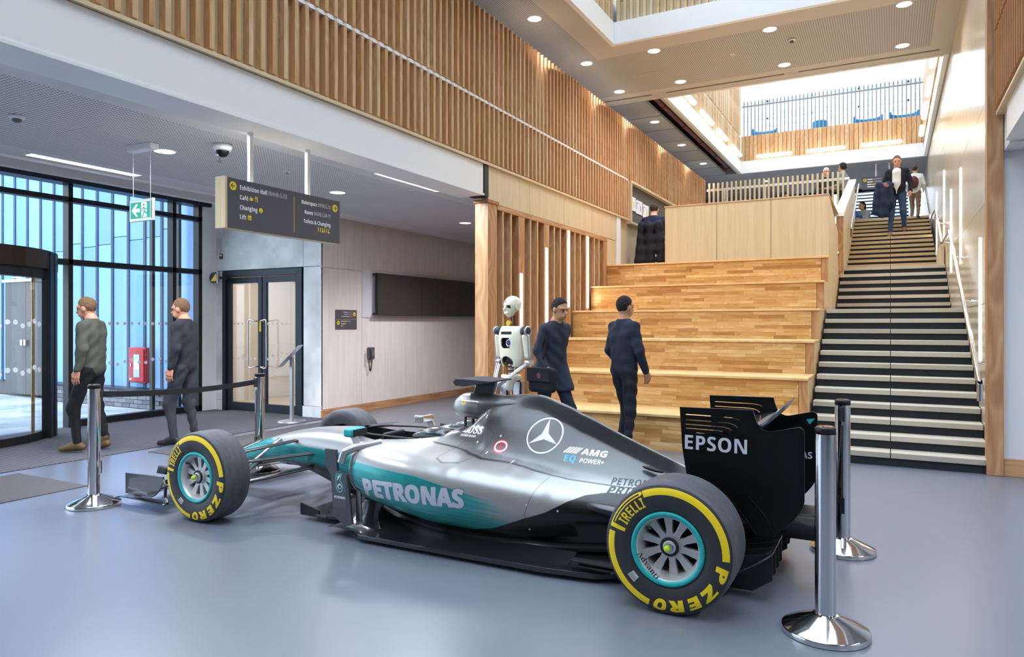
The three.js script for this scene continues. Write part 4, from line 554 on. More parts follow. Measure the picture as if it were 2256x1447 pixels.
// ================================================================ THE RACING CAR (front towards -x, left side towards the camera)
const CAR = thing('racing_car', 'silver and teal single seater racing car on show in the hall', 'racing car', [-2.66, 0, 4.36]);
{
  const v3 = (x, y, z) => new THREE.Vector3(x, y, z);
  const UX0 = -2.75, UX1 = 2.05, UY1 = 1.2, uvSide = (p) => [(p.x - UX0) / (UX1 - UX0), p.y / UY1];
  // ---- livery, drawn in metres along the side
  const livery = (mirror) => print(2048, 512, (c, w, h) => {
    const S = w / (UX1 - UX0), px = (x) => (x - UX0) * S, py = (y) => h - y / UY1 * h, SY = h / UY1;
    const grd = c.createLinearGradient(px(-0.5), 0, px(0.55), 0); grd.addColorStop(0, '#b2b1af'); grd.addColorStop(1, '#a8a7a5');
    c.fillStyle = '#a9a9a9'; c.fillRect(0, 0, w, h); c.fillStyle = grd; c.fillRect(px(-0.5), 0, w, h);
    // darker graphite on the upper engine cover
    const path = (pts) => { c.beginPath(); pts.forEach(([x, y], i) => (i ? c.lineTo(px(x), py(y)) : c.moveTo(px(x), py(y)))); c.closePath(); };
    const gg = c.createLinearGradient(0, py(0.98), 0, py(0.5)); gg.addColorStop(0, 'rgba(88,87,86,0.9)'); gg.addColorStop(0.5, 'rgba(66,65,65,0.97)'); gg.addColorStop(1, 'rgba(90,89,88,0.85)');
    c.save(); c.filter = 'blur(10px)'; c.fillStyle = gg; path([[-0.02, 0.68], [0.1, 0.63], [0.4, 0.575], [0.8, 0.51], [1.15, 0.475], [1.5, 0.44], [1.5, 0.62], [1.0, 0.85], [0.6, 1.05], [0.1, 1.05], [0.04, 0.95], [0.02, 0.85], [0.0, 0.76]]); c.fill(); c.restore();
    // teal on the sidepod and the nose, fading in streaks
    const teal = (x0, x1, top, bot, fade, blurEnd) => { for (let i = 0; i < 130; i++) { const u = i / 129, y = (x) => lerp(bot(x), top(x), u), len = fade(u) + 0.16 * Math.sin(i * 12.9898) * Math.cos(i * 4.1); c.beginPath(); const xs = x0, xe = Math.max(x0 + 0.1, x1 * 1 + len); const g = c.createLinearGradient(px(xs), 0, px(xe), 0), dk = 0.86 + 0.14 * Math.sin(i * 7.7) ; const hi = i % 13 === 0 && u < 0.75 ? 1 : 0, col = [Math.round(38 * dk + hi * 90), Math.round(176 * dk + hi * 30), Math.round(174 * dk + hi * 30)].join(','); g.addColorStop(0, `rgba(${col},1)`); g.addColorStop(blurEnd, `rgba(${col},0.92)`); g.addColorStop(1, `rgba(${col},0)`); c.strokeStyle = g; c.lineWidth = 3.4; for (let k = 0; k <= 20; k++) { const x = lerp(xs, xe, k / 20); k ? c.lineTo(px(x), py(y(x))) : c.moveTo(px(x), py(y(x))); } c.stroke(); } };
    teal(-0.62, 0.0, (x) => x < 0 ? 0.485 - 0.09 * x : 0.485 - 0.23 * x, (x) => x < 0.1 ? 0.17 - 0.18 * Math.min(0, x) : 0.165, (u) => 0.6 - 0.22 * u * u + 0.05 * Math.sin(u * 9), 0.7);
    teal(-2.4, -0.62, (x) => 0.49 - 0.02 * (x + 1.5), () => 0.24, (u) => 0.1 * Math.sin(u * 8), 0.9);
    // black underside
    c.fillStyle = '#141517'; path([[-0.6, 0], [-0.6, 0.27], [-0.4, 0.255], [-0.16, 0.21], [0.09, 0.172], [0.35, 0.16], [0.5, 0.19], [0.69, 0.268], [0.83, 0.318], [0.95, 0.385], [1.03, 0.415], [1.15, 0.425], [1.4, 0.40], [2.1, 0.36], [2.1, 0]]); c.fill();
    c.save(); c.filter = 'blur(7px)'; path([[-2.75, 0], [-2.75, 0.26], [-1.95, 0.31], [-1.6, 0.35], [-1.3, 0.365], [-0.95, 0.345], [-0.62, 0.3], [-0.62, 0]]); c.fill(); c.restore();
    // lettering
    const T = (txt, x, y, size, col, font = 'bold', o = {}) => { c.save(); c.translate(px(x), py(y)); c.rotate(-(o.rot || 0)); c.font = font + ' ' + size * SY * 1.38 + 'px ' + (o.face || 'sans-serif'); const wd = o.fit ? o.fit * S / c.measureText(txt).width : o.wide || 1; if (mirror) c.translate((o.len || 0) * S, 0); c.transform((mirror ? -1 : 1) * wd, 0, o.slant || 0, 1, 0, 0); c.textBaseline = 'alphabetic'; if (o.stroke) { c.lineJoin = 'round'; c.strokeStyle = o.stroke; c.lineWidth = 9; c.strokeText(txt, 0, 0); c.strokeStyle = col; c.lineWidth = 5; c.strokeText(txt, 0, 0); } c.fillStyle = col; c.fillText(txt, 0, 0); const q = c.measureText(txt).width / S; c.restore(); return q; };
    c.L = T; drawMarks(c, T, px, py, S, SY, mirror);
    // panel lines
    c.strokeStyle = 'rgba(20,20,22,0.8)'; c.lineWidth = 1.6; const line = (pts) => { c.beginPath(); pts.forEach(([x, y], i) => (i ? c.lineTo(px(x), py(y)) : c.moveTo(px(x), py(y)))); c.stroke(); };
    line([[-0.1, 0.66], [0.1, 0.62], [0.317, 0.578], [0.512, 0.554], [0.88, 0.484], [1.15, 0.455], [1.4, 0.43]]); c.strokeStyle = 'rgba(40,40,44,0.6)'; c.lineWidth = 1.2; line([[0.14, 0.96], [0.13, 0.86], [0.17, 0.78], [0.26, 0.74], [0.3, 0.71], [0.28, 0.62]]); line([[0.78, 0.5], [0.74, 0.4], [0.71, 0.3], [0.71, 0.12]]);
    line([[0.1, 0.655], [0.2, 0.66], [0.27, 0.645], [0.27, 0.59], [0.23, 0.565], [0.13, 0.565], [0.07, 0.585], [0.1, 0.655]]);
    c.fillStyle = '#e8e8e8'; for (const [x, y] of [[0.3, 0.6], [0.5, 0.56], [0.72, 0.36], [0.72, 0.2], [0.9, 0.33], [0.2, 0.655], [0.35, 0.7], [-0.12, 0.64], [1.0, 0.45]]) { c.beginPath(); c.arc(px(x), py(y), 2.6, 0, 7); c.fill(); }
  });
  function drawMarks(c, T, px, py, S, SY, mirror) {
    T('PETRONAS', -0.425, 0.318, 0.112, '#d9dbe2', 'bold', { rot: -0.004, fit: 0.765, stroke: '#4f7f88', len: 0.765 });
    T('BOSS', 0.045, 0.705, 0.05, '#e9e9ec', 'bold', { face: 'serif', slant: -0.2, rot: -0.03, fit: 0.16, len: 0.16 }); T('HUGO BOSS', 0.05, 0.685, 0.012, '#e9e9ec', 'bold', { rot: -0.03, fit: 0.12, len: 0.12 });
    // E mark
    c.save(); c.translate(px(0.372), py(0.637)); if (mirror) c.scale(-1, 1); c.strokeStyle = '#d9243a'; c.lineWidth = 6; c.beginPath(); c.ellipse(0, 0, 0.043 * S, 0.034 * SY, 0, 0, 7); c.stroke(); c.strokeStyle = '#f2eeee'; c.lineWidth = 4; c.beginPath(); c.ellipse(0, 0, 0.039 * S, 0.03 * SY, 0, 0, 7); c.stroke(); c.font = 'bold ' + 0.062 * SY + 'px sans-serif'; c.transform(1.1, 0, -0.25, 1, 0, 0); c.fillStyle = '#e0182e'; c.textAlign = 'center'; c.textBaseline = 'middle'; c.fillText('E', 0, 0); c.restore();
    // three pointed star in a ring
    c.save(); c.translate(px(0.643), py(0.714)); const r = 0.104; c.scale(S * 1.04, -SY); c.strokeStyle = '#3d3f44'; c.lineWidth = 0.014; c.beginPath(); c.arc(0, 0, r, 0, 7); c.stroke(); c.strokeStyle = '#e6e8ee'; c.lineWidth = 0.008; c.beginPath(); c.arc(0, 0, r, 0, 7); c.stroke();
    for (let k = 0; k < 3; k++) { const a = Math.PI / 2 + k * Math.PI * 2 / 3, tip = [Math.cos(a) * r * 0.97, Math.sin(a) * r * 0.97], q = 0.022, l = [Math.cos(a + 1.05) * q, Math.sin(a + 1.05) * q], m = [Math.cos(a - 1.05) * q, Math.sin(a - 1.05) * q]; c.fillStyle = '#eef0f5'; c.beginPath(); c.moveTo(0, 0); c.lineTo(...l); c.lineTo(...tip); c.fill(); c.fillStyle = '#a9acb4'; c.beginPath(); c.moveTo(0, 0); c.lineTo(...m); c.lineTo(...tip); c.fill(); }
    c.restore();
    // AMG with slashes, EQ POWER+
    c.save(); c.translate(px(mirror ? 1.07 : 0.785), py(0.62)); if (mirror) c.scale(-1, 1); c.rotate(0.08); c.fillStyle = '#eceef2'; for (let k = 0; k < 5; k++) { c.beginPath(); const a = k * 0.018 * S, u = 0.036 * SY; c.moveTo(a, 0); c.lineTo(a + 0.011 * S, 0); c.lineTo(a + 0.011 * S + u * 0.9, -u); c.lineTo(a + u * 0.9, -u); c.fill(); } c.transform(1.55, 0, -0.12, 1, 0, 0); c.font = 'bold ' + 0.046 * SY + 'px sans-serif'; c.fillText('AMG', 0.073 * S, 0); c.restore();
    T('EQ', 0.797, 0.572, 0.036, '#1c93e6', 'bold', { rot: -0.06, fit: 0.08, len: 0.08 }); T('POWER+', 0.9, 0.566, 0.024, '#e3e4e8', 'normal', { rot: -0.05, fit: 0.155, len: 0.155 });
    T('PETRONAS', 1.13, 0.462, 0.034, '#17181a', 'bold', { rot: -0.05, fit: 0.29, len: 0.29 }); T('PRIMAX', 1.125, 0.418, 0.036, '#17181a', 'bold', { rot: -0.03, slant: -0.25, fit: 0.3, len: 0.3 });
    // warning triangle by the air intake
    c.fillStyle = '#e8cf2a'; c.beginPath(); c.moveTo(px(0.0), py(0.918)); c.lineTo(px(0.018), py(0.886)); c.lineTo(px(-0.018), py(0.886)); c.fill(); c.fillStyle = '#333'; c.fillRect(px(0) - 1, py(0.908), 2, 6);
  }
  const paint = (mir) => phy({ map: livery(mir), metalness: 0.5, roughness: 0.36, clearcoat: 0.55, clearcoatRoughness: 0.14 });
  const paintL = paint(false), paintR = paint(true), silver = phy({ color: 0xacacac, metalness: 0.55, roughness: 0.26, clearcoat: 0.9, clearcoatRoughness: 0.05 }), graphite = phy({ color: 0x4b4d50, metalness: 0.5, roughness: 0.3, clearcoat: 0.8, clearcoatRoughness: 0.06 });

  // ---- sidepods and engine cover: half profiles interpolated along the car
  const st = [
    [-0.56, [0, .12], [.36, .13], [.44, .22], [.60, .335], [.655, .45], [.625, .555], [.53, .60], [.42, .61], [.36, .60], [.2, .58], [.05, .56], [0, .56]],
    [-0.5, [0, .10], [.34, .10], [.42, .20], [.625, .305], [.695, .445], [.655, .585], [.53, .632], [.41, .64], [.36, .63], [.2, .60], [.05, .57], [0, .57]],
    [-0.3, [0, .07], [.38, .08], [.47, .18], [.65, .275], [.715, .425], [.675, .572], [.53, .635], [.41, .65], [.35, .65], [.2, .61], [.05, .58], [0, .58]],
    [-0.08, [0, .06], [.42, .07], [.51, .155], [.645, .245], [.712, .405], [.675, .555], [.51, .628], [.38, .655], [.31, .675], [.22, .69], [.08, .70], [0, .70]],
    [0.07, [0, .06], [.44, .06], [.52, .14], [.635, .225], [.70, .39], [.66, .54], [.49, .60], [.34, .628], [.25, .675], [.175, .72], [.07, .745], [0, .75]],
    [0.155, [0, .06], [.445, .06], [.515, .135], [.62, .22], [.688, .378], [.645, .528], [.47, .59], [.315, .618], [.215, .70], [.15, .80], [.06, .865], [0, .872]],
    [0.25, [0, .06], [.45, .06], [.51, .13], [.60, .21], [.67, .365], [.63, .515], [.45, .578], [.29, .612], [.195, .725], [.14, .85], [.055, .935], [0, .945]],
    [0.55, [0, .06], [.45, .06], [.48, .12], [.54, .19], [.60, .335], [.56, .475], [.385, .535], [.24, .582], [.15, .73], [.044, .855], [.022, .955], [0, .966]],
    [0.70, [0, .06], [.44, .06], [.455, .12], [.50, .185], [.555, .32], [.515, .45], [.36, .51], [.222, .558], [.135, .68], [.034, .80], [.02, .91], [0, .921]],
    [0.85, [0, .06], [.40, .06], [.42, .12], [.46, .18], [.505, .305], [.465, .42], [.325, .48], [.205, .53], [.12, .63], [.03, .735], [.018, .848], [0, .858]],
    [1.15, [0, .06], [.32, .07], [.335, .13], [.36, .19], [.395, .285], [.365, .37], [.265, .43], [.175, .485], [.1, .55], [.028, .62], [.016, .722], [0, .731]],
    [1.45, [0, .08], [.24, .09], [.25, .15], [.265, .2], [.285, .265], [.265, .32], [.205, .365], [.145, .41], [.085, .455], [.026, .51], [.014, .602], [0, .611]],
    [1.75, [0, .13], [.16, .14], [.17, .19], [.175, .23], [.18, .27], [.165, .30], [.13, .33], [.1, .36], [.065, .385], [.022, .425], [.012, .49], [0, .498]],
    [1.98, [0, .2], [.08, .2], [.09, .22], [.095, .24], [.1, .265], [.095, .29], [.08, .31], [.065, .335], [.05, .36], [.03, .385], [.01, .41], [0, .412]],
  ];
  const prof = (x) => { let i = 0; while (i < st.length - 2 && st[i + 1][0] < x) i++; const a = st[Math.max(0, i - 1)], b = st[i], c = st[i + 1], d = st[Math.min(st.length - 1, i + 2)], t = clamp((x - b[0]) / (c[0] - b[0])); const out = []; for (let k = 1; k <= 12; k++) out.push([cr(a[k][0], b[k][0], c[k][0], d[k][0], t), cr(a[k][1], b[k][1], c[k][1], d[k][1], t)]); return out; };
  const dense = (p, x = 0) => { const o = [], n = 6, cs = smooth(0.25, 0.55, x); for (let i = 0; i < p.length - 1; i++) { const a = p[Math.max(0, i - 1)], b = p[i], c = p[i + 1], d = p[Math.min(p.length - 1, i + 2)]; for (let k = 0; k < n; k++) { const t = k / n, q = i === 7 || i === 8 ? cs : 0; o.push([Math.max(0, lerp(cr(a[0], b[0], c[0], d[0], t), lerp(b[0], c[0], t), q)), lerp(cr(a[1], b[1], c[1], d[1], t), lerp(b[1], c[1], t), q)]); } } o.push(p[p.length - 1]); return o; };
  const xs = []; for (let x = -0.56; x < 1.981; x += 0.02) xs.push(x);
  for (const s of [1, -1]) { // near and far halves
    const rings = xs.map((x) => dense(prof(x), x).map(([z, y]) => v3(x, y, z * s))); if (s > 0) rings.forEach((r) => r.reverse());
    const g = loft(rings, uvSide, false); part('bodywork', g, s > 0 ? paintL : paintR, CAR);
    // inlet: dark mouth behind the rolled lip
    const lip = dense(prof(-0.56)).slice(12, 49).map(([z, y]) => v3(-0.562, y, z * s)), c = v3(-0.53, 0.45, 0.52 * s), face = []; for (let i = 0; i < lip.length - 1; i++) face.push(lip[i], lip[i + 1], c); part('inlet_mouth', new THREE.BufferGeometry().setFromPoints(face), M.black, CAR);
    const n2 = part('inlet_lip', tube(dense(prof(-0.555)).slice(10, 50).map(([z, y]) => v3(-0.556, y, z * s)), 0.012, 8, 80), silver, CAR);
  }
  // ---- nose and survival cell, with the cockpit cut out
  {
    const S = [[-2.66, .19, .25, .05], [-2.6, .18, .30, .075], [-2.4, .20, .36, .105], [-2.15, .245, .435, .135], [-1.9, .295, .51, .165], [-1.65, .30, .575, .195], [-1.4, .258, .615, .225], [-1.15, .19, .632, .26], [-0.9, .12, .635, .30], [-0.65, .13, .635, .335], [-0.4, .09, .64, .36], [-0.15, .08, .645, .365], [0.05, .08, .64, .33]];
    const at = (x) => { let i = 0; while (i < S.length - 2 && S[i + 1][0] < x) i++; const a = S[Math.max(0, i - 1)], b = S[i], c = S[i + 1], d = S[Math.min(S.length - 1, i + 2)], t = (x - b[0]) / (c[0] - b[0]); return [1, 2, 3].map((k) => cr(a[k], b[k], c[k], d[k], t)); };
    const rings = []; for (let x = -2.66; x <= 0.051; x += 0.03) { const [y0, y1, w] = at(x), r = [], n = 48, e = 2 / 2.7; for (let j = 0; j < n; j++) { const a = -j / n * Math.PI * 2 - Math.PI / 2, c = Math.cos(a), s = Math.sin(a); r.push(v3(x, (y0 + y1) / 2 + (y1 - y0) / 2 * Math.sign(s) * Math.abs(s) ** e, w * Math.sign(c) * Math.abs(c) ** e)); } rings.push(r); }
    const body = new Brush(loft(rings, uvSide), paintL);
    const cs = new THREE.Shape(); [[-0.98, 0], [-0.94, 0.12], [-0.86, 0.185], [-0.7, 0.225], [-0.5, 0.245], [-0.3, 0.24], [-0.18, 0.2], [-0.12, 0.12], [-0.12, 0]].forEach((p, i) => (i ? cs.lineTo(...p) : cs.moveTo(...p))); [[-0.12, -0.12], [-0.18, -0.2], [-0.3, -0.24], [-0.5, -0.245], [-0.7, -0.225], [-0.86, -0.185], [-0.94, -0.12]].forEach((p) => cs.lineTo(...p));
    const cg = new THREE.ExtrudeGeometry(cs, { depth: 0.5, bevelEnabled: false }).rotateX(-Math.PI / 2).translate(0, 0.26, 0);
    const cut = new Brush(cg, M.black); body.updateMatrixWorld(); cut.updateMatrixWorld();
    const ev = new Evaluator(); ev.attributes = ['position', 'normal', 'uv']; const res = ev.evaluate(body, cut, SUBTRACTION);
    const m = sh(new THREE.Mesh(res.geometry, res.material)); m.name = 'survival_cell'; CAR.add(m);
    // padded cockpit collar and steering wheel
    const rim = [[-0.96, 0], [-0.93, 0.12], [-0.86, 0.19], [-0.7, 0.235], [-0.5, 0.255], [-0.3, 0.25], [-0.17, 0.21]];
    part('cockpit_edge', tube([...rim.map(([x, z]) => v3(x, 0.637, z)).reverse(), ...rim.slice(1).map(([x, z]) => v3(x, 0.637, -z))], 0.007, 8, 90), M.black, CAR);
    for (const s of [1, -1]) part('headrest', loft([[-0.32, 0.02], [-0.27, 0.05], [-0.17, 0.075], [-0.08, 0.065], [-0.03, 0.02]].map(([x, h], i) => { const r = []; for (let j = 0; j < 20; j++) { const a = j / 20 * 6.2832; r.push(v3(x, 0.655 + h * 0.42 + h * 0.62 * Math.sin(a), s * (0.235 - i * 0.006 + (0.035 + h * 0.6) * Math.cos(a)))); } return s > 0 ? r : r.reverse(); }), uvSide), s > 0 ? graphite : graphite, CAR);
    const sw = part('steering_wheel', new RoundedBoxGeometry(0.03, 0.15, 0.25, 2, 0.012).rotateZ(-0.35).translate(-0.72, 0.56, 0), M.dark, CAR);
    part('windscreen', loft([[-1.02, 0.632, 0.02], [-0.97, 0.655, 0.02], [-0.93, 0.665, 0.015]].map(([x, y, q]) => { const r = []; for (let j = 0; j <= 20; j++) { const a = -1.1 + 2.2 * j / 20; r.push(v3(x + 0.2 * (1 - Math.cos(a)), y - q * 0, 0.27 * Math.sin(a))); } return r; }), uvSide, false), silver, CAR);
    for (const s of [1, -1]) { // T-shaped little camera pods and mirrors
      const mr = part('mirror', new RoundedBoxGeometry(0.09, 0.062, 0.16, 3, 0.018).translate(-0.72, 0.68, s * 0.42), s > 0 ? M.teal : silver, CAR); part('mirror_face', new RoundedBoxGeometry(0.01, 0.052, 0.145, 2, 0.004).translate(-0.673, 0.68, s * 0.42), s > 0 ? M.black : M.steel, mr);
      part('mirror_stalk', poly([[-0.72, 0.655], [-0.66, 0.655], [-0.63, 0.6], [-0.58, 0.595], [-0.56, 0.53], [-0.66, 0.53], [-0.68, 0.6]], 0.014, 0.003).translate(0, 0, s > 0 ? 0.46 : -0.474), silver, CAR);
    }
  }
  // ---- air intake above the driver, blending into the cover
  {
    const A = [[-0.1, .865, .068, .085], [-0.075, .865, .082, .102], [-0.03, .868, .088, .112], [0.06, .866, .092, .12], [0.16, .862, .096, .126], [0.28, .86, .09, .112], [0.42, .87, .07, .065]];
    const rings = A.map(([x, y, h, w], i) => { const r = []; for (let j = 0; j < 40; j++) { const a = -j / 40 * Math.PI * 2, c = Math.cos(a), s = Math.sin(a); r.push(v3(x - 0.05 * (s < 0 ? 0 : s) * (i < 2 ? -0.35 : 0), y + h * Math.sign(s) * Math.abs(s) ** 0.8, w * Math.sign(c) * Math.abs(c) ** 0.8)); } return r; });
    const dn = []; for (let i = 0; i < A.length - 1; i++) for (let k = 0; k < 5; k++) dn.push(rings[i].map((p, j) => { const q = (n) => rings[Math.min(A.length - 1, Math.max(0, n))][j]; const t = k / 5; return v3(cr(q(i - 1).x, p.x, q(i + 1).x, q(i + 2).x, t), cr(q(i - 1).y, p.y, q(i + 1).y, q(i + 2).y, t), cr(q(i - 1).z, p.z, q(i + 1).z, q(i + 2).z, t)); })); dn.push(rings[A.length - 1]);
    const ai = part('air_intake', loft(dn, uvSide), paintL, CAR); part('intake_mouth', new THREE.CircleGeometry(1, 32).scale(0.078, 0.062, 1).rotateY(-Math.PI / 2).translate(-0.103, 0.865, 0), M.black, ai);
    part('roll_hoop_strut', rod(v3(-0.02, 0.79, 0.05), v3(-0.02, 0.66, 0.06), 0.012, 8), graphite, CAR); part('roll_hoop_strut', rod(v3(-0.02, 0.79, -0.05), v3(-0.02, 0.66, -0.06), 0.012, 8), graphite, CAR);
    // camera on its pylon
    const pyl = poly([[0.02, 0.94], [0.17, 0.94], [0.2, 1.04], [0.06, 1.04]], 0.03, 0.004); pyl.translate(0, 0, -0.015); part('camera_pylon', pyl, M.carbon, CAR);
    const cb = poly([[-0.06, 1.035], [-0.045, 1.015], [0.02, 1.012], [0.24, 1.045], [0.245, 1.05], [0.02, 1.058], [-0.045, 1.056]], 0.3, 0.003); cb.translate(0, 0.005, -0.15); part('top_camera', cb, M.dark, CAR);
  }
  // ---- shark fin edge, cooling slot, exhaust shroud
  part('cooling_slot', new THREE.SphereGeometry(1, 20, 12).scale(0.07, 0.012, 0.016).rotateZ(-0.18).translate(1.36, 0.548, 0.07), M.black, CAR);
  for (const s of [1, -1]) { part('exhaust_slot', new THREE.SphereGeometry(1, 24, 12).scale(0.2, 0.035, 0.05).rotateZ(-0.1).translate(1.16, 0.345, s * 0.375), M.carbon, CAR); part('wing_pillar', poly([[1.6, 0.3], [1.75, 0.3], [1.85, 0.72], [1.72, 0.72]], 0.012).translate(0, 0, s * 0.06 - 0.006), M.carbon, CAR); }
  // ---- floor, splitter, curled front edges
  {
    const o = [[-0.62, 0.3], [-0.55, 0.62], [-0.45, 0.7], [0.9, 0.7], [1.2, 0.66], [1.33, 0.58], [1.9, 0.5], [1.95, 0], [1.95, -0], [1.9, -0.5], [1.33, -0.58], [1.2, -0.66], [0.9, -0.7], [-0.45, -0.7], [-0.55, -0.62], [-0.62, -0.3]];
    const g = poly(o.filter((p, i) => i !== 8), 0.022, 0.004); g.rotateX(-Math.PI / 2); g.translate(0, 0.03, 0); part('floor_plate', metreUV(g.toNonIndexed(), 'x'), M.carbon, CAR);
    part('plank', bx(-1.1, 1.75, 0.012, 0.03, -0.15, 0.15, 0.004), M.oakDark, CAR);
    for (const s of [1, -1]) { // swept edge rising from the floor to the pod
      const rings = []; for (let i = 0; i <= 30; i++) { const u = i / 30, x = lerp(-0.78, 1.0, u), r = []; const zo = 0.70 - 0.02 * Math.sin(u * 9), lift = 0.11 * (1 - smooth(0, 0.35, u)) + 0.03, zi = lerp(0.46, 0.47, u), drop = smooth(0, 0.12, u); for (let j = 0; j <= 10; j++) { const t = j / 10; r.push(v3(x + 0.02 * t, 0.05 + 0.02 * Math.sin(u * 14) * (1 - u) * (1 - t) + lift * t * t * drop * 1.6 + 0.0 * t, s * lerp(zo * (0.93 + 0.07 * drop), zi, t))); } if (s < 0) r.reverse(); rings.push(r); }
      part('floor_edge', loft(rings, (p) => [p.x, p.z], false), M.carbon, CAR);
      const foot = []; for (let i = 0; i <= 12; i++) { const t = i / 12, r = []; for (let j = 0; j < 16; j++) { const a = j / 16 * 6.2832; const w = lerp(0.07, 0.035, Math.sin(t * Math.PI) * 0.8) + 0.05 * (1 - t) ** 3; r.push(v3(lerp(-0.5, -0.42, t) + 1.4 * w * Math.cos(a), lerp(0.05, 0.26, t), s * (0.56 + 0.4 * w * Math.sin(a)))); } foot.push(s > 0 ? r : r.reverse()); } part('pod_foot', loft(foot, (p) => [p.x, p.y]), M.carbon, CAR);
      // turning vane beside the pod
      const vn = poly([[-0.735, 0.6], [-0.64, 0.6], [-0.63, 0.46], [-0.545, 0.445], [-0.525, 0.3], [-0.5, 0.12], [-0.56, 0.1], [-0.66, 0.16], [-0.68, 0.42], [-0.735, 0.5]], 0.012, 0.003); vn.translate(0, 0, s * 0.7 - 0.006); const vm = part('turning_vane', vn, std({ color: 0x45474c, roughness: 0.35, metalness: 0.3 }), CAR);
      const bridge = tube([v3(-0.6, 0.52, s * 0.7), v3(-0.58, 0.585, s * 0.69), v3(-0.53, 0.615, s * 0.64), v3(-0.42, 0.638, s * 0.5)], 0.028, 10, 24); part('vane_bridge', bridge, s > 0 ? silver : silver, CAR);
      part('vane_fin', poly([[-0.5, 0.1], [-0.45, 0.12], [-0.46, 0.33], [-0.5, 0.35]], 0.008).translate(0, 0, s * 0.66), graphite, CAR);
      if (s > 0) { const lg = part('vane_print', new THREE.PlaneGeometry(0.12, 0.24).translate(-0.605, 0.34, 0.7102), printMat(print(240, 480, (c, w, h) => { c.fillStyle = '#45474c'; c.fillRect(0, 0, w, h); c.strokeStyle = '#2fb3ad'; c.lineWidth = 14; c.beginPath(); c.moveTo(60, 40); c.lineTo(150, 30); c.lineTo(120, 130); c.bezierCurveTo(190, 150, 190, 270, 120, 275); c.bezierCurveTo(50, 270, 50, 180, 60, 40); c.stroke(); c.fillStyle = '#dfe3e8'; c.beginPath(); c.moveTo(140, 45); c.lineTo(75, 130); c.lineTo(85, 60); c.fill(); c.beginPath(); c.arc(118, 200, 36, 0, 7); c.fill(); c.fillStyle = '#45474c'; c.beginPath(); c.arc(122, 205, 24, 0, 7); c.fill(); c.fillStyle = '#e6e8ec'; c.font = 'bold 40px sans-serif'; c.textAlign = 'center'; c.setTransform(0.95, 0, 0, 1.1, 0, 0); c.fillText('PETRONAS', w / 2 + 4, 330); }), { roughness: 0.4 }), vm); }
    }
    const sp = poly([[-1.2, -0.46], [-1.2, 0.46], [-0.95, 0.47], [-0.55, 0.4], [-0.55, -0.4], [-0.95, -0.47]], 0.014, 0.003); sp.rotateX(-Math.PI / 2); sp.translate(0, 0.045, 0); part('splitter', sp, M.carbon, CAR);
    for (const s of [1, -1]) { part('splitter_fence', poly([[-1.2, 0.04], [-1.02, 0.04], [-1.02, 0.085], [-1.2, 0.125]], 0.014).translate(0, 0, s > 0 ? 0.455 : -0.47), M.black, CAR); part('barge_board', poly([[-1.0, 0.05], [-0.62, 0.05], [-0.6, 0.24], [-0.75, 0.2], [-0.95, 0.1]], 0.01).translate(0, 0, s * 0.4), M.carbon, CAR); }
    for (const s of [1, -1]) for (const [x, y] of [[1.05, 0.1], [1.1, 0.075]]) part('floor_fin', bx(x, x + 0.3, y, y + 0.012, -s * 0.66, -s * 0.66 + s * 0.0 + 0.06, 0.002), M.black, CAR);
  }
  // ---- front wing
  {
    const foil = (c, th) => { const r = []; for (let j = 0; j < 24; j++) { const a = j / 24 * 6.2832, u = 0.5 + 0.5 * Math.cos(a); r.push([c * (u - 0.5), th * Math.sin(a) * (0.3 + 0.7 * Math.sqrt(1 - u)) + 0.15 * c * (u - 0.5) ** 2]); } return r; };
    const span = (c, th, x, y, rake, z0, z1, n, mat, name) => { const f = foil(c, th), rings = []; for (let i = 0; i <= n; i++) { const z = lerp(z0, z1, i / n), k = Math.abs(z) / 0.82; rings.push(f.map(([a, b]) => v3(x + a * Math.cos(rake) + 0.1 * k * k + b * 0, y + b + a * Math.sin(rake) + 0.02 * (1 - k), z))); } return part(name, loft(rings), mat, CAR); };
    span(0.24, 0.012, -2.66, 0.1, 0.06, -0.81, 0.81, 28, M.carbon, 'front_wing_plane'); span(0.18, 0.01, -2.5, 0.15, 0.3, -0.8, -0.14, 12, M.carbon, 'front_wing_flap'); span(0.18, 0.01, -2.5, 0.15, 0.3, 0.14, 0.8, 12, M.carbon, 'front_wing_flap'); span(0.14, 0.008, -2.42, 0.21, 0.55, -0.8, -0.2, 12, M.carbon, 'front_wing_flap'); span(0.14, 0.008, -2.42, 0.21, 0.55, 0.2, 0.8, 12, M.carbon, 'front_wing_flap');
    for (const s of [1, -1]) {
      const ep = new THREE.Shape(); ep.moveTo(-2.74, 0.26); ep.lineTo(-2.28, 0.272); ep.quadraticCurveTo(-2.29, 0.16, -2.42, 0.1); ep.lineTo(-2.74, 0.1); const eg = new THREE.ExtrudeGeometry(ep, { depth: 0.01, bevelEnabled: true, bevelSize: 0.002, bevelThickness: 0.002, bevelSegments: 1 }); eg.translate(0, 0, s * 0.815 - 0.005); const e = part('wing_endplate', eg, graphite, CAR);
      part('endplate_foot', loft([[-2.83, 0.07], [-2.76, 0.085], [-2.5, 0.085], [-2.3, 0.075], [-2.22, 0.08]].map(([x, y]) => [[0, 0], [0.05, 0.004], [0.09, 0.012], [0.09, 0.02], [0.04, 0.016], [0, 0.014]].map(([z, h]) => v3(x, y + h - 0.02, s * (0.775 + z))).sort(() => 0))), graphite, e);
      part('endplate_tail', tube([v3(-2.3, 0.26, s * 0.81), v3(-2.25, 0.2, s * 0.82), v3(-2.24, 0.12, s * 0.83), v3(-2.2, 0.085, s * 0.84)], 0.012, 8, 20), M.carbon, e);
      part('endplate_canard', poly([[-2.62, 0.125], [-2.4, 0.13], [-2.42, 0.142], [-2.5, 0.15]], 0.05, 0.003).translate(0, 0, s > 0 ? 0.82 : -0.87), graphite, e);
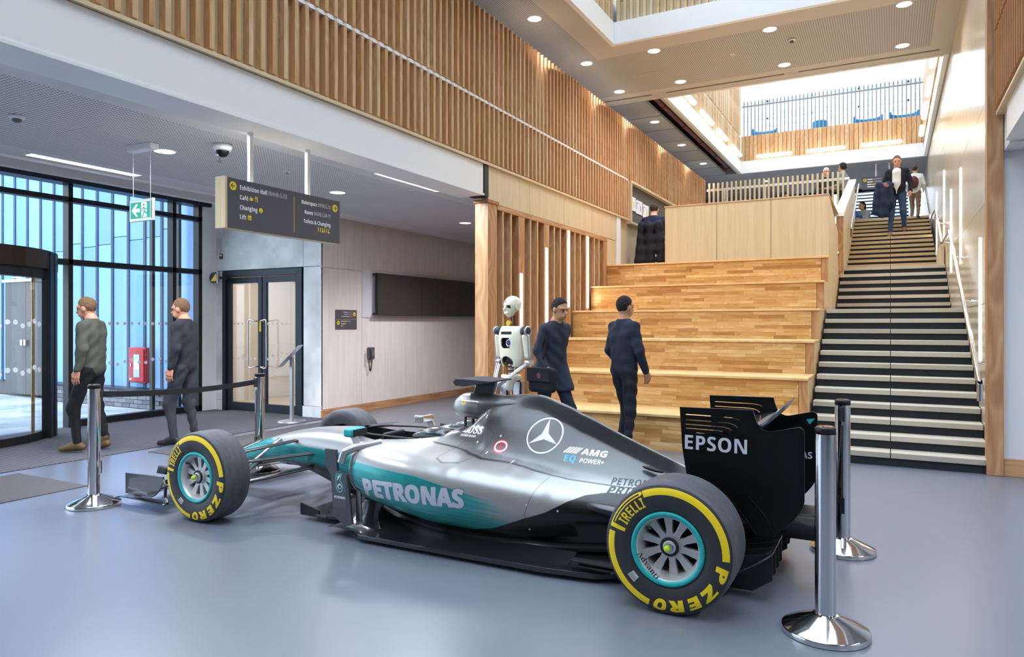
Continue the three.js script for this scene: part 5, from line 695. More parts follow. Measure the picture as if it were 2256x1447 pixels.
      part('wing_upright', poly([[-2.52, 0.26], [-2.42, 0.26], [-2.4, 0.31], [-2.5, 0.315]], 0.02, 0.004).translate(0, 0, s * 0.68), graphite, CAR); part('wing_upright', new THREE.CylinderGeometry(0.025, 0.03, 0.09, 16).translate(-2.4, 0.275, s * 0.62), graphite, CAR);
      part('wing_pylon', poly([[-2.68, 0.1], [-2.5, 0.1], [-2.42, 0.25], [-2.58, 0.24]], 0.012).translate(0, 0, s * 0.11), silver, CAR);
    }
  }
  // ---- wheels
  const yel = '#f2cf14', wallTex = print(2048, 220, (c, w, h) => {
    c.fillStyle = '#2b2c30'; c.fillRect(0, 0, w, h); const A = (a) => a / 360 * w;
    c.fillStyle = yel; c.fillRect(A(335), 30, A(25), 62); c.fillRect(0, 30, A(93), 62); c.fillRect(A(198), 30, A(84), 62);
    c.save(); c.translate(A(97), 118); c.transform(1, 0, -0.12, 1, 0, 0); c.font = 'bold 118px sans-serif'; const word = (t, a0, a1) => { c.save(); const m = c.measureText(t).width; c.translate(A(a0) - A(97), 0); c.scale((A(a1) - A(a0)) / m, 1); c.fillText(t, 0, 0); c.strokeStyle = yel; c.lineWidth = 9; c.strokeText(t, 0, 0); c.restore(); }; word('P', 98, 114); word('Z', 122, 138); word('E', 142, 156); word('R', 160, 176); word('O', 179, 193); c.restore();
    c.save(); c.translate(A(286), 150); c.font = 'bold 92px sans-serif'; const m = c.measureText('IRELLI').width; c.save(); c.translate(A(9), 0); c.scale((A(38)) / m, 1); c.fillText('IRELLI', 0, 0); c.restore(); c.fillRect(0, -122, A(45), 16); c.fillRect(A(6), -92, A(39), 10); c.beginPath(); c.arc(A(45), -102, 20, -1.6, 1.6); c.lineTo(A(45), -82); c.fill(); c.fillRect(0, -122, 26, 122); c.restore();
    c.fillStyle = '#b9b9b4'; c.fillRect(A(222), 120, A(11), 46); c.fillStyle = '#555'; for (let k = 0; k < 12; k++) c.fillRect(A(222.6) + k * 4.6, 124, 2, 30);
    c.fillStyle = 'rgba(255,255,255,0.05)'; for (let k = 0; k < 60; k++) c.fillRect(rnd() * w, 180 + rnd() * 30, 20 + rnd() * 60, 2);
  });
  const rubTex = dataTex(256, 64, (x, y, i) => { const k = 0.85 + 0.2 * cloud2[(y * 4) * 256 + x] + 0.15 * cloud3[(y * 4) * 256 + x]; return [74 * k, 75 * k, 80 * k]; }), tread = std({ map: rubTex, roughness: 0.72 }), wallM = std({ map: wallTex, roughness: 0.55 }), rimM = std({ color: 0xcac9c7, metalness: 0.5, roughness: 0.42 }), nutM = std({ color: 0xc8e02a, roughness: 0.4 });
  const ringStrip = (pts, seg = 96, rot = 0, uv = true) => { const P = [], U = [], I = []; pts.forEach(([r, z], i) => { for (let j = 0; j <= seg; j++) { const a = j / seg * 6.283185 + rot; P.push(r * Math.sin(a), r * Math.cos(a), z); U.push(j / seg, i / (pts.length - 1)); } }); for (let i = 0; i < pts.length - 1; i++) for (let j = 0; j < seg; j++) { const a = i * (seg + 1) + j, b = a + 1, c = a + seg + 1, d = c + 1; I.push(a, c, b, b, c, d); } const g = new THREE.BufferGeometry(); g.setAttribute('position', new THREE.Float32BufferAttribute(P, 3)); g.setAttribute('uv', new THREE.Float32BufferAttribute(U, 2)); g.setIndex(I); g.computeVertexNormals(); return g; };
  function wheel(x, zc, hw, s, rot, deep, name) {
    const t = new THREE.Group(); t.name = name; t.position.set(x, 0.33, zc); if (s < 0) t.rotation.y = Math.PI; CAR.add(t);
    const prof = [[0.318, hw - 0.012], [0.326, hw - 0.03], [0.3285, hw - 0.055], [0.33, 0], [0.3285, -hw + 0.055], [0.326, -hw + 0.03], [0.312, -hw + 0.008], [0.27, -hw], [0.2, -hw + 0.02]];
    const dp = []; for (let i = 0; i < prof.length - 1; i++) for (let k = 0; k < 4; k++) { const q = (n) => prof[Math.min(prof.length - 1, Math.max(0, n))], u = k / 4; dp.push([cr(q(i - 1)[0], q(i)[0], q(i + 1)[0], q(i + 2)[0], u), cr(q(i - 1)[1], q(i)[1], q(i + 1)[1], q(i + 2)[1], u)]); } dp.push(prof[prof.length - 1]);
    part('tyre', ringStrip(dp), tread, t); part('sidewall', ringStrip([[0.186, hw - 0.012], [0.205, hw - 0.002], [0.24, hw + 0.004], [0.275, hw + 0.004], [0.3, hw - 0.001], [0.318, hw - 0.012]], 120, rot), wallM, t);
    part('rim_flange', ringStrip([[0.186, hw - 0.014], [0.184, hw - 0.002], [0.17, hw - 0.0], [0.16, hw - 0.012]]), M.teal, t);
    part('rim_barrel', ringStrip([[0.16, hw - 0.012], [0.153, hw - 0.02], [0.142, hw - deep], [0.14, -hw + 0.03], [0.18, -hw + 0.01]]), rimM, t);
    const z0 = hw - deep; part('rim_disc_back', new THREE.CylinderGeometry(0.138, 0.138, 0.01, 48).rotateX(Math.PI / 2).translate(0, 0, z0 - 0.075), M.black, t);
    for (let k = 0; k < 10; k++) { const g = poly([[-0.018, 0.035], [0.018, 0.035], [0.013, 0.08], [0.02, 0.142], [-0.02, 0.142], [-0.013, 0.08]], 0.022, 0.003); g.translate(0, 0, z0 - 0.03); g.rotateZ(k * 0.62832 + 0.1); part('spoke', g, rimM, t); }
    part('hub', new THREE.LatheGeometry([[0, 0.03], [0.03, 0.03], [0.034, 0.02], [0.05, 0.012], [0.055, -0.03], [0, -0.03]].map((p) => new THREE.Vector2(...p)), 32).rotateX(Math.PI / 2).translate(0, 0, z0), rimM, t); part('hub_ring', new THREE.TorusGeometry(0.04, 0.009, 10, 36).translate(0, 0, z0 + 0.016), M.black, t); part('wheel_nut', new THREE.SphereGeometry(0.017, 16, 12).translate(-0.004, 0, z0 + 0.05), nutM, t); part('axle_tip', new THREE.CylinderGeometry(0.024, 0.028, 0.04, 20).rotateX(Math.PI / 2).translate(0, 0, z0 + 0.026), M.satin, t);
    if (s > 0 && deep > 0.06) part('rim_print', new THREE.PlaneGeometry(0.16, 0.05).rotateZ(-0.86).translate(-0.098, -0.092, hw - 0.006), printMat(print(320, 100, (c, w, h) => { c.clearRect(0, 0, w, h); c.fillStyle = '#16171a'; c.font = 'bold 76px serif'; c.fillText('Advanti', 14, 76); }), { transparent: true, roughness: 0.5 }), t);
    if (s > 0) for (let k = 0; k < 2; k++) part('valve', new THREE.CylinderGeometry(0.006, 0.006, 0.02, 8).rotateX(Math.PI / 2).translate(-0.11 + k * 0.02, 0.09, hw - 0.025), M.dark, t);
    return t;
  }
  wheel(-1.82, 0.7775, 0.1225, 1, -0.17, 0.05, 'front_wheel'); wheel(-1.82, -0.7775, 0.1225, -1, 0.4, 0.05, 'front_wheel'); wheel(1.68, 0.7375, 0.1625, 1, 0, 0.07, 'rear_wheel'); wheel(1.68, -0.7375, 0.1625, -1, 0.8, 0.07, 'rear_wheel');
  // ---- suspension arms
  const arm = (a, b, w0, n = 'suspension_arm') => { const w = w0 * 1.5; const A = v3(...a), B = v3(...b), d = B.clone().sub(A).normalize(), up = v3(0, 1, 0), f = v3(1, 0, 0), rings = []; for (let i = 0; i <= 8; i++) { const p = A.clone().lerp(B, i / 8), r = []; for (let j = 0; j < 14; j++) { const q = j / 14 * 6.2832; r.push(p.clone().addScaledVector(f, w * Math.cos(q)).addScaledVector(up, w * 0.32 * Math.sin(q))); } rings.push(r); } part(n, loft(rings), M.carbon, CAR); };
  for (const s of [1, -1]) {
    arm([-1.52, 0.525, s * 0.2], [-1.8, 0.45, s * 0.66], 0.022); arm([-1.95, 0.49, s * 0.15], [-1.82, 0.44, s * 0.66], 0.018); arm([-1.3, 0.445, s * 0.22], [-1.72, 0.4, s * 0.66], 0.024); arm([-1.35, 0.33, s * 0.2], [-1.78, 0.22, s * 0.66], 0.03); arm([-2.0, 0.3, s * 0.12], [-1.84, 0.21, s * 0.66], 0.022); arm([-1.72, 0.52, s * 0.17], [-1.8, 0.24, s * 0.62], 0.014, 'push_rod');
    part('brake_duct', new THREE.CylinderGeometry(0.13, 0.13, 0.06, 32).rotateX(Math.PI / 2).translate(-1.8, 0.33, s * 0.635), M.carbon, CAR); part('brake_duct', new RoundedBoxGeometry(0.14, 0.16, 0.08, 2, 0.02).translate(-1.7, 0.3, s * 0.6), M.carbon, CAR);
    arm([1.35, 0.34, s * 0.2], [1.62, 0.42, s * 0.56], 0.022); arm([1.8, 0.33, s * 0.14], [1.68, 0.42, s * 0.56], 0.02); arm([1.3, 0.18, s * 0.22], [1.62, 0.2, s * 0.56], 0.026); arm([1.85, 0.2, s * 0.1], [1.7, 0.21, s * 0.56], 0.026); arm([1.75, 0.28, s * 0.1], [1.68, 0.33, s * 0.58], 0.026, 'drive_shaft');
    part('brake_duct', new THREE.CylinderGeometry(0.14, 0.14, 0.05, 32).rotateX(Math.PI / 2).translate(1.68, 0.33, s * 0.555), M.carbon, CAR); part('brake_duct', poly([[1.6, 0.12], [1.8, 0.12], [1.86, 0.3], [1.8, 0.5], [1.6, 0.5]], 0.04).translate(0, 0, s > 0 ? 0.5 : -0.54), M.carbon, CAR);
  }
  // ---- rear wing
  {
    const wing = M.blackGloss;
    for (const s of [1, -1]) {
      const e = new THREE.Shape(); e.moveTo(1.61, 0.98); e.lineTo(2.005, 0.985); e.bezierCurveTo(2.02, 0.92, 2.04, 0.855, 2.12, 0.88); e.lineTo(2.235, 0.908); e.quadraticCurveTo(2.26, 0.905, 2.262, 0.88); e.lineTo(2.262, 0.52); e.bezierCurveTo(2.25, 0.46, 2.2, 0.4, 2.1, 0.31); e.lineTo(2.03, 0.315); e.lineTo(1.86, 0.5); e.bezierCurveTo(1.74, 0.54, 1.66, 0.56, 1.65, 0.6); e.lineTo(1.625, 0.75); e.closePath();
      for (const [y, x1, bend] of [[0.945, 1.93, 0.02], [0.915, 1.915, 0.03], [0.89, 1.895, 0.035], [0.868, 1.875, 0.04], [0.845, 1.86, 0.04]]) { const x0 = y > 0.86 ? 1.64 : 1.7, hpath = new THREE.Path(); hpath.moveTo(x0, y); hpath.lineTo(x1 - 0.05, y - 0.002); hpath.quadraticCurveTo(x1, y - 0.006, x1 + 0.012, y - bend); hpath.lineTo(x1 + 0.004, y - bend); hpath.quadraticCurveTo(x1 - 0.006, y - 0.012, x1 - 0.05, y - 0.0085); hpath.lineTo(x0, y - 0.0065); hpath.closePath(); e.holes.push(hpath); }
      const eg = new THREE.ExtrudeGeometry(e, { depth: 0.012, bevelEnabled: true, bevelSize: 0.002, bevelThickness: 0.002, bevelSegments: 2, curveSegments: 14 }); eg.translate(0, 0, s * 0.375 - 0.006); const ep = part('wing_endplate', eg, wing, CAR);
      for (const q of [0, 1]) part('endplate_crease', tube([v3(1.86 + q * 0.12, 0.52 - q * 0.0, s * 0.382), v3(1.95 + q * 0.12, 0.42, s * 0.384), v3(2.02 + q * 0.09, 0.32, s * 0.382)], 0.004, 6, 20), wing, ep);
      if (s > 0) { const tx = (txt, w, h, sz, col) => printMat(print(w, h, (c) => { c.clearRect(0, 0, w, h); c.fillStyle = col; c.font = 'bold ' + sz + 'px sans-serif'; c.textBaseline = 'alphabetic'; c.fillText(txt, 6, h * 0.85); }), { transparent: true, roughness: 0.4 }); part('endplate_print', new THREE.PlaneGeometry(0.39, 0.108).rotateZ(-0.01).translate(1.82, 0.785, 0.3835), tx('EPSON', 640, 178, 182, '#c9cad2'), ep); }
      else { const tx = printMat(print(512, 128, (c) => { c.clearRect(0, 0, 512, 128); c.fillStyle = '#c9cad2'; c.font = 'bold 96px sans-serif'; c.fillText('PETRONAS', 4, 100); }), { transparent: true, roughness: 0.4 }); part('endplate_print', new THREE.PlaneGeometry(0.3, 0.075).translate(2.1, 0.64, -0.3665), tx, ep); part('teal_flash', poly([[2.2, 0.86], [2.25, 0.87], [2.22, 0.83]], 0.001).translate(0, 0, -0.3675), M.teal, ep); }
    }
    const plane = (x0, y0, x1, y1, sag, n, mat) => { const rings = []; for (let i = 0; i <= 16; i++) { const z = lerp(-0.37, 0.37, i / 16), top = [], bot = []; for (let k = 0; k <= 10; k++) { const u = k / 10, x = lerp(x0, x1, u), y = lerp(y0, y1, u * u) - sag * (1 - (z / 0.37) ** 2); top.push(v3(x, y + 0.012 * Math.sqrt(Math.max(0, Math.sin(u * 3.1416))), z)); bot.unshift(v3(x, y - 0.014 * Math.sqrt(Math.max(0, Math.sin(u * 3.1416))), z)); } rings.push([...top, ...bot.slice(1, -1)]); } return part(n, loft(rings), mat, CAR); };
    plane(1.68, 0.83, 2.02, 0.9, 0.02, 'rear_wing_plane', M.carbon); plane(1.98, 0.88, 2.14, 1.0, 0.0, 'rear_wing_flap', M.satin);
    // lower end: crash box, diffuser fences, light
    part('crash_box', loft([[1.9, 0.07, 0.05], [2.15, 0.055, 0.04], [2.28, 0.045, 0.035]].map(([x, h, w]) => [[-w, -h], [w, -h], [w, h], [-w, h]].map(([z, y]) => v3(x, 0.3 + y, -z)))), M.black, CAR);
    part('lower_box', bx(2.02, 2.3, 0.2, 0.35, 0.05, 0.3, 0.008), M.black, CAR); const rl = part('rain_light', new RoundedBoxGeometry(0.02, 0.06, 0.07, 2, 0.006).translate(2.29, 0.3, 0), M.dark, CAR);
    for (const z of [-0.48, -0.36, -0.24, -0.12, 0.12, 0.24, 0.36, 0.48]) part('diffuser_fence', poly([[1.7, 0.05], [2.02, 0.05], [2.12, 0.12], [2.12, 0.26], [1.95, 0.22], [1.7, 0.1]], 0.008).translate(0, 0, z), M.black, CAR);
    const df = []; for (let i = 0; i <= 8; i++) { const u = i / 8, x = lerp(1.7, 2.12, u); df.push([[-0.5, 0], [0.5, 0], [0.5, 0.012], [-0.5, 0.012]].map(([z, y]) => v3(x, 0.07 + 0.18 * u * u + y, -z))); } part('diffuser', loft(df), M.carbon, CAR);
    part('gearbox', loft([[1.4, 0.16, 0.12], [1.75, 0.13, 0.09], [1.98, 0.07, 0.06]].map(([x, h, w]) => { const r = []; for (let j = 0; j < 16; j++) { const a = -j / 16 * 6.2832; r.push(v3(x, 0.26 + h * Math.sin(a), w * Math.cos(a))); } return r; })), M.dark, CAR);
    part('exhaust', new THREE.CylinderGeometry(0.05, 0.06, 0.2, 24, 1, true).rotateZ(Math.PI / 2 - 0.08).translate(1.95, 0.42, 0), M.bronze, CAR);
  }
}

// ================================================================ PEOPLE
// surface nets over a distance field: one continuous smooth skin
function nets(f, lo, hi, cell) {
  const nx = Math.ceil((hi[0] - lo[0]) / cell) + 1, ny = Math.ceil((hi[1] - lo[1]) / cell) + 1, nz = Math.ceil((hi[2] - lo[2]) / cell) + 1, F = new Float32Array(nx * ny * nz);
  for (let z = 0, i = 0; z < nz; z++) for (let y = 0; y < ny; y++) for (let x = 0; x < nx; x++, i++) F[i] = f(lo[0] + x * cell, lo[1] + y * cell, lo[2] + z * cell);
  const id = new Int32Array(nx * ny * nz).fill(-1), P = [], I = [], off = [0, 1, nx, nx + 1, nx * ny, nx * ny + 1, nx * ny + nx, nx * ny + nx + 1], E = [[0, 1], [2, 3], [4, 5], [6, 7], [0, 2], [1, 3], [4, 6], [5, 7], [0, 4], [1, 5], [2, 6], [3, 7]];
  for (let z = 0; z < nz - 1; z++) for (let y = 0; y < ny - 1; y++) for (let x = 0; x < nx - 1; x++) {
    const b = x + nx * (y + ny * z); let m = 0; for (let k = 0; k < 8; k++) if (F[b + off[k]] < 0) m |= 1 << k; if (m === 0 || m === 255) continue;
    let sx = 0, sy = 0, sz = 0, n = 0; for (const [p, q] of E) { if (!((m >> p & 1) ^ (m >> q & 1))) continue; const u = F[b + off[p]], v = F[b + off[q]], t = u / (u - v); sx += (p & 1) + t * ((q & 1) - (p & 1)); sy += (p >> 1 & 1) + t * ((q >> 1 & 1) - (p >> 1 & 1)); sz += (p >> 2 & 1) + t * ((q >> 2 & 1) - (p >> 2 & 1)); n++; }
    id[b] = P.length / 3; P.push(lo[0] + (x + sx / n) * cell, lo[1] + (y + sy / n) * cell, lo[2] + (z + sz / n) * cell);
  }
  const quad = (a, b, c, d, flip) => { if (a < 0 || b < 0 || c < 0 || d < 0) return; flip ? I.push(a, c, b, a, d, c) : I.push(a, b, c, a, c, d); };
  for (let z = 1; z < nz - 1; z++) for (let y = 1; y < ny - 1; y++) for (let x = 1; x < nx - 1; x++) {
    const b = x + nx * (y + ny * z), s = F[b] < 0;
    if (s !== F[b + 1] < 0) quad(id[b - nx - nx * ny], id[b - nx * ny], id[b], id[b - nx], !s);
    if (s !== F[b + nx] < 0) quad(id[b - 1 - nx * ny], id[b - 1], id[b], id[b - nx * ny], !s);
    if (s !== F[b + nx * ny] < 0) quad(id[b - 1 - nx], id[b - nx], id[b], id[b - 1], !s);
  }
  const N = new Float32Array(P.length), e = cell * 0.5;
  for (let i = 0; i < P.length; i += 3) { const x = P[i], y = P[i + 1], z = P[i + 2]; let a = f(x + e, y, z) - f(x - e, y, z), b = f(x, y + e, z) - f(x, y - e, z), c = f(x, y, z + e) - f(x, y, z - e); const l = Math.hypot(a, b, c) || 1; N[i] = a / l; N[i + 1] = b / l; N[i + 2] = c / l; }
  const g = new THREE.BufferGeometry(); g.setAttribute('position', new THREE.Float32BufferAttribute(P, 3)); g.setAttribute('normal', new THREE.BufferAttribute(N, 3)); g.setIndex(I); return g;
}
const capsule = (a, b, ra, rb) => { const dx = b[0] - a[0], dy = b[1] - a[1], dz = b[2] - a[2], L = dx * dx + dy * dy + dz * dz || 1e-9; return (x, y, z) => { const px = x - a[0], py = y - a[1], pz = z - a[2], t = Math.min(1, Math.max(0, (px * dx + py * dy + pz * dz) / L)); return Math.hypot(px - t * dx, py - t * dy, pz - t * dz) - (ra + (rb - ra) * t); }; };
const ellipsoid = (c, r) => (x, y, z) => { const a = (x - c[0]) / r[0], b = (y - c[1]) / r[1], d = (z - c[2]) / r[2], k = Math.hypot(a, b, d); return (k - 1) * Math.min(r[0], r[1], r[2]); };
const blend = (list, k) => (x, y, z) => { let d = list[0](x, y, z); for (let i = 1; i < list.length; i++) { const q = list[i](x, y, z), h = Math.max(0, k - Math.abs(d - q)) / k; d = Math.min(d, q) - h * h * k * 0.25; } return d; };
const bounds = (pts, m) => [[0, 1, 2].map((k) => Math.min(...pts.map((p) => p[k])) - m), [0, 1, 2].map((k) => Math.max(...pts.map((p) => p[k])) + m)];
const cloth = (c, r = 0.9) => std({ color: c, roughness: r }), skins = { pale: std({ color: 0xd9a98c, roughness: 0.55 }), ruddy: std({ color: 0xcf9072, roughness: 0.55 }), tan: std({ color: 0xb98763, roughness: 0.55 }) };
// joints of a standing figure facing +z, 1.76 m tall; L is the figure's left (+x)
const stand = () => ({ pelvis: [0, 0.96, 0], waist: [0, 1.1, 0.01], chest: [0, 1.32, 0], neck: [0, 1.5, 0], head: [0, 1.635, 0.02], yaw: 0, nod: 0, sh: [[0.165, 1.415, 0], [-0.165, 1.415, 0]], el: [[0.235, 1.15, -0.03], [-0.235, 1.15, -0.03]], wr: [[0.245, 0.9, 0.05], [-0.245, 0.9, 0.05]], hip: [[0.09, 0.93, 0], [-0.09, 0.93, 0]], kn: [[0.1, 0.51, 0.03], [-0.1, 0.51, 0.03]], an: [[0.105, 0.095, 0], [-0.105, 0.095, 0]], toe: [[0.125, 0.03, 0.17], [-0.125, 0.03, 0.17]] });
function human(label, p, turn, o) {
  const J = Object.assign(stand(), o.pose || {}), t = thing('person', label, 'person', p, o.group, turn), q = o.coarse || 1, s = o.scale || 1; t.scale.setScalar(s);
  const A = (f, r, k = 1) => [0, 1].map((i) => f(i, r)), thick = o.thick || 1;
  const torso = (g) => [capsule([0.055, J.pelvis[1], J.pelvis[2]], [0.05, J.waist[1], J.waist[2]], 0.1 * thick + g, 0.092 * thick + g), capsule([-0.055, J.pelvis[1], J.pelvis[2]], [-0.05, J.waist[1], J.waist[2]], 0.1 * thick + g, 0.092 * thick + g), capsule([J.waist[0] + 0.045, J.waist[1], J.waist[2]], [J.chest[0] + 0.08, J.chest[1], J.chest[2]], 0.1 * thick + g, 0.1 * thick + g), capsule([J.waist[0] - 0.05, J.waist[1], J.waist[2]], [J.chest[0] - 0.08, J.chest[1], J.chest[2]], 0.1 * thick + g, 0.1 * thick + g), capsule(J.sh[0], J.sh[1], 0.05 + g, 0.05 + g), ...[0, 1].map((i) => capsule([J.neck[0] * 0.9, J.neck[1] - 0.03, J.neck[2] - 0.015], J.sh[i].map((v, k) => lerp(J.neck[k] - (k === 1 ? 0.05 : 0), v, 0.8)), 0.045 + g * 0.5, 0.04 + g * 0.6)), capsule([0, J.sh[0][1] / 2 + J.sh[1][1] / 2, J.chest[2]], J.neck, 0.07 + g * 0.5, 0.05 + g * 0.3)];
  const arms = (g, cuff = 1) => [0, 1].flatMap((i) => [capsule(J.sh[i], J.el[i], 0.052 + g, 0.042 + g), capsule(J.el[i], [0, 1, 2].map((k) => lerp(J.el[i][k], J.wr[i][k], cuff)), 0.04 + g, 0.028 + g)]);
  const legs = (g, end = 1) => [0, 1].flatMap((i) => [capsule(J.hip[i], J.kn[i], 0.082 + g, 0.056 + g), capsule(J.kn[i], [0, 1, 2].map((k) => lerp(J.kn[i][k], J.an[i][k], end)), 0.055 + g, 0.036 + g)]);
  const H0 = J.head, cy = Math.cos(J.yaw), sy = Math.sin(J.yaw), cn = Math.cos(J.nod), sn = Math.sin(J.nod);
  const hl = (f) => (x, y, z) => { let a = x - H0[0], b = y - H0[1], c = z - H0[2]; const a2 = a * cy - c * sy, c2 = a * sy + c * cy; const b3 = b * cn + c2 * sn, c3 = -b * sn + c2 * cn; return f(a2, b3, c3); }; // into the head's own axes
  const headF = hl(blend([ellipsoid([0, 0.025, -0.008], [0.074, 0.1, 0.093]), ellipsoid([0, -0.055, 0.03], [0.052, 0.06, 0.058]), capsule([0, 0.0, 0.083], [0, -0.028, 0.105], 0.009, 0.014), ellipsoid([0.03, 0.026, 0.066], [0.028, 0.01, 0.018]), ellipsoid([-0.03, 0.026, 0.066], [0.028, 0.01, 0.018]), capsule([-0.02, -0.062, 0.08], [0.02, -0.062, 0.08], 0.009, 0.009), ellipsoid([0.077, -0.005, -0.01], [0.01, 0.03, 0.02]), ellipsoid([-0.077, -0.005, -0.01], [0.01, 0.03, 0.02])], 0.02));
  const neckF = capsule(J.neck, [H0[0], H0[1] - 0.04, H0[2] - 0.02], 0.054, 0.052);
  const all = [J.pelvis, J.chest, J.neck, ...J.sh, ...J.el, ...J.wr, ...J.hip, ...J.kn, ...J.an, ...J.toe];
  const bodyG = nets(blend([...torso(-0.012), ...arms(-0.006), ...legs(-0.012), neckF], 0.05), ...bounds(all, 0.16), 0.021 * q), parts = [bodyG, nets(blend([headF, neckF], 0.03), [H0[0] - 0.14, H0[1] - 0.17, H0[2] - 0.15], [H0[0] + 0.14, H0[1] + 0.15, H0[2] + 0.15], 0.006 * q)];
  for (const i of [0, 1]) { // hands: palm, four bent fingers, a thumb from the side
    const e = new THREE.Vector3(...J.el[i]), w = new THREE.Vector3(...J.wr[i]), d = w.clone().sub(e).normalize(), side = new THREE.Vector3(i ? -1 : 1, 0, 0); if (Math.abs(d.x) > 0.8) side.set(0, 0, 1); const nrm = new THREE.Vector3().crossVectors(d, new THREE.Vector3(0, 0, 1)).normalize(); if (nrm.lengthSq() < 0.1) nrm.copy(side); const acr = new THREE.Vector3().crossVectors(nrm, d).normalize(); if (acr.z < 0) acr.negate(); if (nrm.x * (i ? -1 : 1) > 0) nrm.negate();
    const at = (u, v, n) => [w.x + d.x * u + acr.x * v + nrm.x * n, w.y + d.y * u + acr.y * v + nrm.y * n, w.z + d.z * u + acr.z * v + nrm.z * n], cl = o.grip ? 1.8 : 1;
    const L = [capsule(at(-0.03, 0, 0), at(0.015, 0, 0), 0.026, 0.024), capsule(at(0.02, 0.018, 0), at(0.075, 0.026, 0), 0.018, 0.015), capsule(at(0.02, -0.016, 0), at(0.072, -0.026, 0), 0.018, 0.014), capsule(at(0.03, 0, 0), at(0.078, 0, 0), 0.018, 0.015)];
    [[0.031, 0.068], [0.011, 0.076], [-0.01, 0.07], [-0.03, 0.055]].forEach(([v, len], k) => { const a = at(0.08, v, 0), b = at(0.08 + len * 0.5, v * 1.08, 0.012 * cl), c = at(0.08 + len * (1 - 0.2 * (cl - 1)), v * 1.1, 0.034 * cl); L.push(capsule(a, b, 0.0095, 0.0088), capsule(b, c, 0.0088, 0.0072)); });
    L.push(capsule(at(0.022, 0.03, 0.004), at(0.055, 0.052, 0.016), 0.0135, 0.011), capsule(at(0.055, 0.052, 0.016), at(0.088, 0.05, 0.03 * cl), 0.011, 0.0085));
    const c = at(0.07, 0, 0); parts.push(nets(blend(L, 0.007), c.map((v) => v - 0.13), c.map((v) => v + 0.13), 0.0042 * q));
  }
  part('body', parts.map((g) => g), o.skin || skins.pale, t);
  const hw = (x, y, z) => { const v = new THREE.Vector3(x, y, z); v.applyAxisAngle(new THREE.Vector3(1, 0, 0), J.nod); v.applyAxisAngle(new THREE.Vector3(0, 1, 0), J.yaw); return v.add(new THREE.Vector3(...H0)); };
  for (const sx of [1, -1]) { const e = hw(sx * 0.03, 0.004, 0.078); part('eye', new THREE.SphereGeometry(0.0095, 10, 8).translate(e.x, e.y, e.z), M.dark, t); }
  { const m = hw(0, -0.064, 0.0875); const g = new THREE.SphereGeometry(1, 12, 8).scale(0.02, 0.004, 0.004).rotateX(J.nod).rotateY(J.yaw).translate(m.x, m.y, m.z); part('mouth', g, cloth(0x8e4a44, 0.6), t); }
  // clothes follow the body
  const flare = o.coat ? [0, 1].map((i) => capsule([J.hip[i][0] * 1.05, J.hip[i][1] + 0.06, J.hip[i][2]], [lerp(J.hip[i][0], J.kn[i][0], o.coat) * 1.1, lerp(J.hip[i][1], J.kn[i][1], o.coat), lerp(J.hip[i][2], J.kn[i][2], o.coat)], 0.12 * thick, 0.12 * thick)) : [];
  const wob = (x, y, z) => 0.0045 * Math.sin(x * 31 + y * 17 + z * 12) * Math.sin(y * 29 + z * 21 - x * 9) + 0.002 * Math.sin(y * 47 + x * 38 + z * 25);
  const jt = blend([...torso(0.014), ...flare], 0.055), ja = blend(arms(0.013, 0.95), 0.03), jf0 = blend([jt, ja], 0.028), hem = J.pelvis[1] - (o.hem === undefined ? 0.1 : o.hem), collar = J.neck[1] + 0.01;
  const jf = (x, y, z) => { let d = jf0(x, y, z) + wob(x, y, z); d = Math.max(d, y - collar); const dt = Math.hypot(x - J.pelvis[0], 0); if (dt < 0.2) d = Math.max(d, (o.coat ? hem - 0.25 * o.coat : hem) - y - (dt > 0.19 ? 1 : 0)); return d; };
  const jm = part('jacket', nets(jf, ...bounds([J.pelvis, J.chest, J.neck, ...J.sh, ...J.el, ...J.wr, ...J.hip], 0.22), 0.0135 * q), o.jacket, t);
  const tf0 = blend([...legs(0.008, 0.97), ...torso(0.004).slice(0, 2)], 0.04), tf = (x, y, z) => Math.max(tf0(x, y, z) + 1.4 * wob(x, y, z), y - J.waist[1]);
  part('trousers', nets(tf, ...bounds([J.pelvis, J.waist, ...J.hip, ...J.kn, ...J.an], 0.17), 0.0135 * q), o.trousers, t);
  for (const i of [0, 1]) { const a = J.an[i], e = J.toe[i], heel = [a[0] - (e[0] - a[0]) * 0.35, e[1] + (a[1] - e[1]) * 0.25 + 0.005, a[2] - (e[2] - a[2]) * 0.3], f0 = blend([capsule(heel, e, 0.037, 0.034), capsule(a, [lerp(a[0], e[0], 0.45), lerp(a[1], e[1], 0.5), lerp(a[2], e[2], 0.45)], 0.044, 0.04)], 0.03), y0 = Math.min(heel[1], e[1]) - 0.03; const sf = (x, y, z) => Math.max(f0(x, y, z), y0 - y); part('shoe', nets(sf, ...bounds([a, e, heel], 0.07), 0.008 * q), o.shoes || M.dark, t); }
  if (o.hair) { const cut = o.hairCut || 0, long = o.long || 0, hf = hl((x, y, z) => { const e = ellipsoid([0, 0.033, -0.016], [0.083 + (o.puff || 0), 0.103 + (o.puff || 0), 0.1 + (o.puff || 0)])(x, y, z); const face = Math.min(z - 0.028 - Math.max(0, y - 0.05) * 1.6, 0.085 + cut - y > 0 ? 1 : -1); const a = Math.max(e, z - 0.02 - Math.max(0, y - 0.045) * 1.3, -0.05 - y + z * 0.5); const lg = long ? capsule([0, 0.0, -0.05], [0, -long, -0.06], 0.075, 0.06)(x, y, z) : 1; return Math.min(a, lg) + 0.002 * Math.sin(x * 160) * Math.sin(y * 130); }); part('hair', nets(hf, [H0[0] - 0.15, H0[1] - 0.14 - long, H0[2] - 0.17], [H0[0] + 0.15, H0[1] + 0.17, H0[2] + 0.16], 0.007 * q), o.hair, t); }
